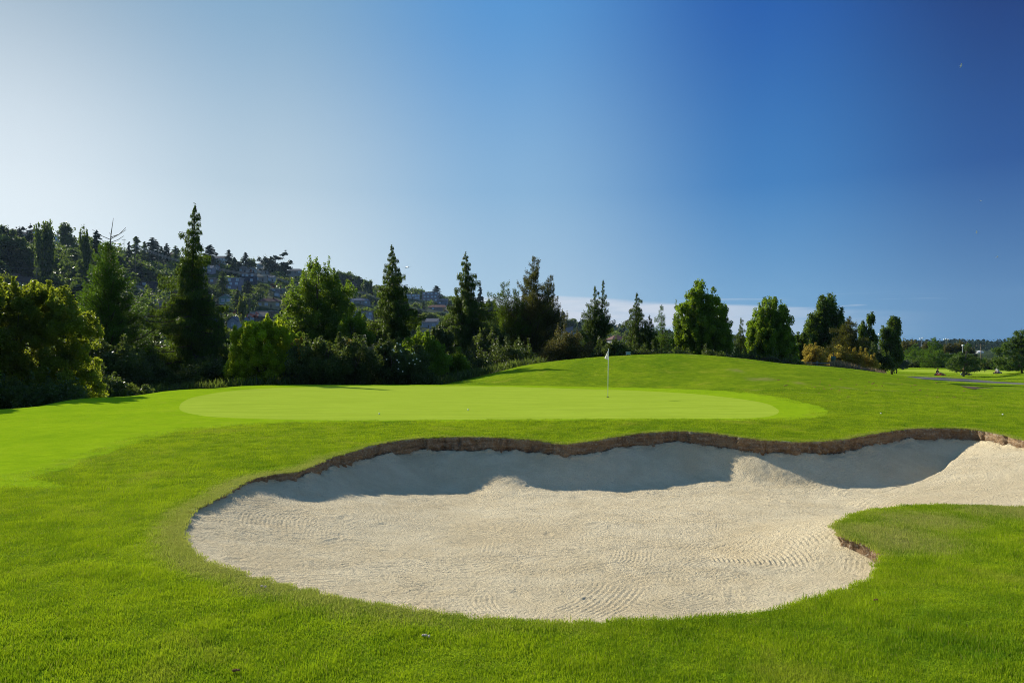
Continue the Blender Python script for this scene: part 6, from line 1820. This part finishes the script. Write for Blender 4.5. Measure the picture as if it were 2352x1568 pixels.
def driver(label, loc, rz, lean, shirt, legs, helmet=None, hair=True):
    """seated driver: +Y is behind the back, facing -Y; arms forward to the wheel"""
    root = empty('person', loc, rz); tag(root, label, 'person')
    L = lean
    P = {'pel': (0, .10, .22), 'sp': (L * .3, .14, .42), 'ch': (L * .75, .12, .62), 'nk': (L * .95, .09, .78), 'hd': (L * 1.1, .05, .88), 'ht': (L * 1.15, .05, .98)}
    names = list(P); pts_ = [P[n_] for n_ in names]; E = [(0, 1), (1, 2), (2, 3), (3, 4), (4, 5)]; rad = [.155, .145, .165, .058, .095, .075]
    def add(p, fr, r_):
        pts_.append(p); rad.append(r_); E.append((fr, len(pts_) - 1)); return len(pts_) - 1
    for s_ in (-1, 1):
        a = add((L * .8 + s_ * .19, .11, .68), 2, .070); b = add((L * .6 + s_ * .28, -.02, .46), a, .050); c_ = add((L * .4 + s_ * .17, -.26, .42), b, .036); h_ = add((L * .35 + s_ * .15, -.33, .44), c_, .036)
        for q in range(4):
            f1 = add((L * .35 + s_ * (.12 + .018 * q), -.37 - .004 * q, .455), h_, .011); add((L * .35 + s_ * (.12 + .018 * q), -.385, .42), f1, .009)
        t1 = add((L * .35 + s_ * .10, -.34, .47), h_, .011); add((L * .35 + s_ * .085, -.36, .475), t1, .009)
        k1 = add((s_ * .13, .04, .19), 0, .10); kn = add((s_ * .22, -.42, .34), k1, .070); an = add((s_ * .15, -.80, .12), kn, .045); add((s_ * .15, -.93, .17), an, .042)
    body = skinned('body', pts_, E, rad, M['skin'], root)
    face_ = MB(); hz_ = .89; hx_ = L * 1.1
    for s_ in (-1, 1):
        face_.ball((hx_ + s_ * .034, -.040, hz_ + .015), .012, 8, 6); face_.ball((hx_ + s_ * .098, .05, hz_), (.015, .025, .032), 8, 6)
    face_.tube([(hx_, -.040, hz_ + .01), (hx_, -.065, hz_ - .02)], [.008, .014], 6); face_.box((hx_, -.036, hz_ - .048), (.05, .012, .010))
    face_.build('face', M['skin'], root, smooth=True)
    # shirt follows the trunk and upper arms, trousers the legs
    sp_ = [P['pel'], P['sp'], P['ch'], (L * .9, .10, .73)]; se = [(0, 1), (1, 2), (2, 3)]; sr = [.175, .165, .185, .085]
    for s_ in (-1, 1):
        sp_.append((L * .8 + s_ * .19, .11, .68)); se.append((2, len(sp_) - 1)); sr.append(.088)
        sp_.append((L * .68 + s_ * .25, .03, .54)); se.append((len(sp_) - 2, len(sp_) - 1)); sr.append(.078)
    skinned('shirt', sp_, se, sr, shirt, root)
    tp, te, tr2 = [P['pel']], [], [.165]
    for s_ in (-1, 1):
        a = len(tp); tp += [(s_ * .13, .04, .19), (s_ * .21, -.36, .32)]; te += [(0, a), (a, a + 1)]; tr2 += [.115, .088]
    skinned('trousers', tp, te, tr2, legs, root)
    if helmet:
        mb = MB(); mb.ball((hx_, .03, hz_ + .02), (.135, .15, .145), 16, 12); mb.build('helmet', helmet, root, smooth=True)
        mb = MB(); mb.box((hx_, -.11, hz_ + .02), (.17, .03, .06)); mb.build('visor', M['blackp'], root)
    elif hair:
        mb = MB(); mb.ball((hx_, .065, hz_ + .055), (.098, .10, .085), 14, 10); mb.build('hair', M['black'], root, smooth=True)
        mb = MB(); mb.box((hx_, -.05, hz_ + .017), (.12, .02, .03)); mb.build('sunglasses', M['blackp'], root)
    return root


def kart(label, loc, rz, colr, tilt=0.0):
    root = empty('kart', loc, rz); tag(root, label, 'kart', 'karts on the far lawn')
    root.rotation_euler = (0, tilt, rz)
    mb = MB(); mb.box((0, -.25, .09), (.62, 1.5, .05)); mb.tube([(-.34, -.9, .12), (-.36, .4, .12), (0, .62, .14), (.36, .4, .12), (.34, -.9, .12), (0, -1.1, .12), (-.34, -.9, .12)], .03, 6); mb.build('chassis', M['blackp'], root)
    mb = MB(); mb.box((0, -.98, .22), (.62, .34, .16), top=.6); mb.box((0, -1.16, .14), (.95, .12, .12)); mb.build('nose', colr, root)
    for s_ in (-1, 1):
        mb = MB(); mb.box((s_ * .50, -.2, .19), (.22, .85, .20), top=.75); mb.build('side_pod', colr, root)
    mb = MB(); mb.box((0, .22, .14), (.42, .42, .06)); mb.box((0, .40, .32), (.42, .08, .36), top=.8); mb.build('seat', M['blackp'], root)
    mb = MB(); ring = [(.14 * math.cos(a_ * .5236), -.38 + .05 * math.sin(a_ * .5236), .45 + .12 * math.sin(a_ * .5236)) for a_ in range(13)]; mb.tube(ring, .015, 6); mb.tube([(0, -.38, .45), (0, -.62, .15)], .015, 6); mb.build('steering_wheel', M['blackp'], root)
    mb = MB(); mb.box((.36, .45, .24), (.24, .3, .26)); mb.build('engine', M['steel'], root)
    for x_, y_, rr, ww in ((-.52, -.78, .13, .13), (.52, -.78, .13, .13), (-.55, .42, .145, .19), (.55, .42, .145, .19)):
        wb = MB(); wb.tube([(x_ - ww / 2, y_, rr), (x_ + ww / 2, y_, rr)], rr, 16); w0 = wb.build('wheel', M['blackp'], root, smooth=False)
        wb = MB(); wb.tube([(x_ - ww / 2 - .01, y_, rr), (x_ + ww / 2 + .01, y_, rr)], rr * .5, 12); wb.build('rim', M['steel'], w0)
    return root


for (kx, ky, rz, clr, lb, pl_, shirt, legs, hel, lean, tilt) in (
        (2155, 861.2, .75, M['red'], 'red and black kart of the driver in the black shirt', 'bare-headed person in a black T-shirt sitting in a red kart', M['black'], M['khaki'], None, .0, 0),
        (2215, 860.8, 1.2, M['blackp'], 'black kart half hidden behind the trunk of the small pine', 'person in a red helmet sitting behind the small pine', M['black'], M['black'], M['red'], .0, 0),
        (2292, 857.0, -1.0, M['blackp'], 'black kart beside the tall dense pine', 'person in white with a white helmet leaning over in a kart', M['whitecloth'], M['whitecloth'], M['white'], -.10, -.06)):
    p = hit(kx, ky, 70, 300)
    p = Vector((p.x, p.y, p.z))
    kt = kart(lb, (p.x, p.y, p.z + .0), rz, clr, tilt); kt.scale = (.78, .78, .78)
    dv = driver(pl_, (p.x - .0, p.y, p.z + .0), rz, lean, shirt, legs, hel); dv.scale = (1.08, 1.08, 1.08)

# ---------------------------------------------------------------- birds and an airliner
M['bird'] = simple_mat('gull_feathers', (.75, .75, .76), .8, .1, .15)


def bird(label, dx, dy, Y, span, roll, head):
    span *= .8
    p = at(dx, dy, Y); root = empty('gull', p, head); root.rotation_euler = (0, roll, head); tag(root, label, 'bird', 'gulls in the sky')
    vs = []; fs = []
    prof = [(-.50, .012), (-.42, .05), (-.25, .085), (0, .10), (.22, .075), (.38, .035), (.50, .02)]
    mb = MB(); mb.tube([(0, a_ * span * .42, (.0 if abs(a_) < .4 else .01)) for a_, _ in prof], [r_ * span * .42 for _, r_ in prof], 8)
    st = []
    for s_ in (-1, 1):
        for q in range(6):
            t_ = q / 5; x_ = s_ * span * .5 * t_; z_ = span * .10 * math.sin(t_ * 1.9) + .02 * span; yy_ = -span * .06 * math.sin(t_ * 3.1) + span * .10 * max(0, t_ - .5); ch = span * .085 * (1 - t_ ** 2 * .85)
            b = len(mb.v); mb.v += [(x_, yy_ - ch, z_), (x_, yy_ + ch, z_ - .004 * span), (x_, yy_ + ch, z_ + .010 * span), (x_, yy_ - ch, z_ + .014 * span)]
            if q:
                c_ = b - 4
                for i, j in ((0, 1), (1, 2), (2, 3), (3, 0)): mb.f.append([c_ + i, c_ + j, b + j, b + i]); mb.m.append(0)
        e_ = len(mb.v) - 4; mb.f.append([e_, e_ + 1, e_ + 2, e_ + 3]); mb.m.append(0)
    mb.add([(-.03 * span, .20 * span, .02 * span), (.03 * span, .20 * span, .02 * span), (.06 * span, .30 * span, .02 * span), (-.06 * span, .30 * span, .02 * span), (0, .2 * span, .035 * span), (0, .3 * span, .03 * span)],
           [(0, 1, 2, 3), (0, 4, 5, 3), (1, 2, 5, 4), (2, 3, 5), (0, 1, 4)])
    mb.build('body', M['bird'], root, smooth=True)


bird('highest white gull in the deep blue sky at right', 2207, 151, 110, 1.2, .5, 1.2)
bird('tiny dark gull, second from top in the sky at right', 2253, 461, 140, .9, .2, .3)
bird('white gull third from the top at right', 2243, 533, 130, 1.1, .6, 1.0)
bird('lowest white gull at the right edge of the sky', 2290, 590, 130, 1.1, .3, 1.4)
p = at(935, 613, 2300); pl_ = empty('airliner', p, R(-60)); tag(pl_, 'tiny white aeroplane in the sky right of the second cedar', 'aeroplane'); pl_.rotation_euler = (R(6), 0, R(-62))
mb = MB(); mb.tube([(-18, 0, 0), (-15, 0, .1), (-8, 0, .2), (10, 0, .2), (15, 0, .1), (18, 0, 0)], [.3, 1.4, 1.9, 1.9, 1.3, .2], 12); mb.build('fuselage', M['white'], pl_, smooth=True)
for s_ in (-1, 1):
    mb = MB(); mb.add([(-3, 0, -.4), (3, 0, -.4), (-3.5, s_ * 17, 1.2), (-5, s_ * 17, 1.2), (-3, 0, 0), (3, 0, 0), (-3.5, s_ * 17, 1.35), (-5, s_ * 17, 1.35)], [(0, 1, 2, 3), (4, 7, 6, 5), (0, 4, 5, 1), (1, 5, 6, 2), (2, 6, 7, 3), (3, 7, 4, 0)]); mb.build('wing', M['white'], pl_)
    mb = MB(); mb.tube([(-1, s_ * 5.5, -1.4), (2.6, s_ * 5.5, -1.4)], [.8, 1.0], 10); mb.build('engine', M['steel'], pl_)
mb = MB(); mb.box((-15.5, 0, 3.2), (3.0, .3, 5.5), top=.6); mb.box((-16, 0, .8), (2.2, 12, .25)); mb.build('tail', M['white'], pl_)

# ---------------------------------------------------------------- air
m = bpy.data.materials.new('air'); m.use_nodes = True
t = NT(m.node_tree)
vol = t.n('ShaderNodeVolumePrincipled', i={'Color': (.50, .75, 1.0, 1), 'Density': 0.00005, 'Anisotropy': 0.2})
t.n('ShaderNodeOutputMaterial', i={'Volume': vol})
hb = MB(); hb.box((0, 1960, 140), (14000, 4110, 420))
tag(hb.build('haze', m), 'pale blue summer haze over the far hillside', 'haze', kind='stuff')
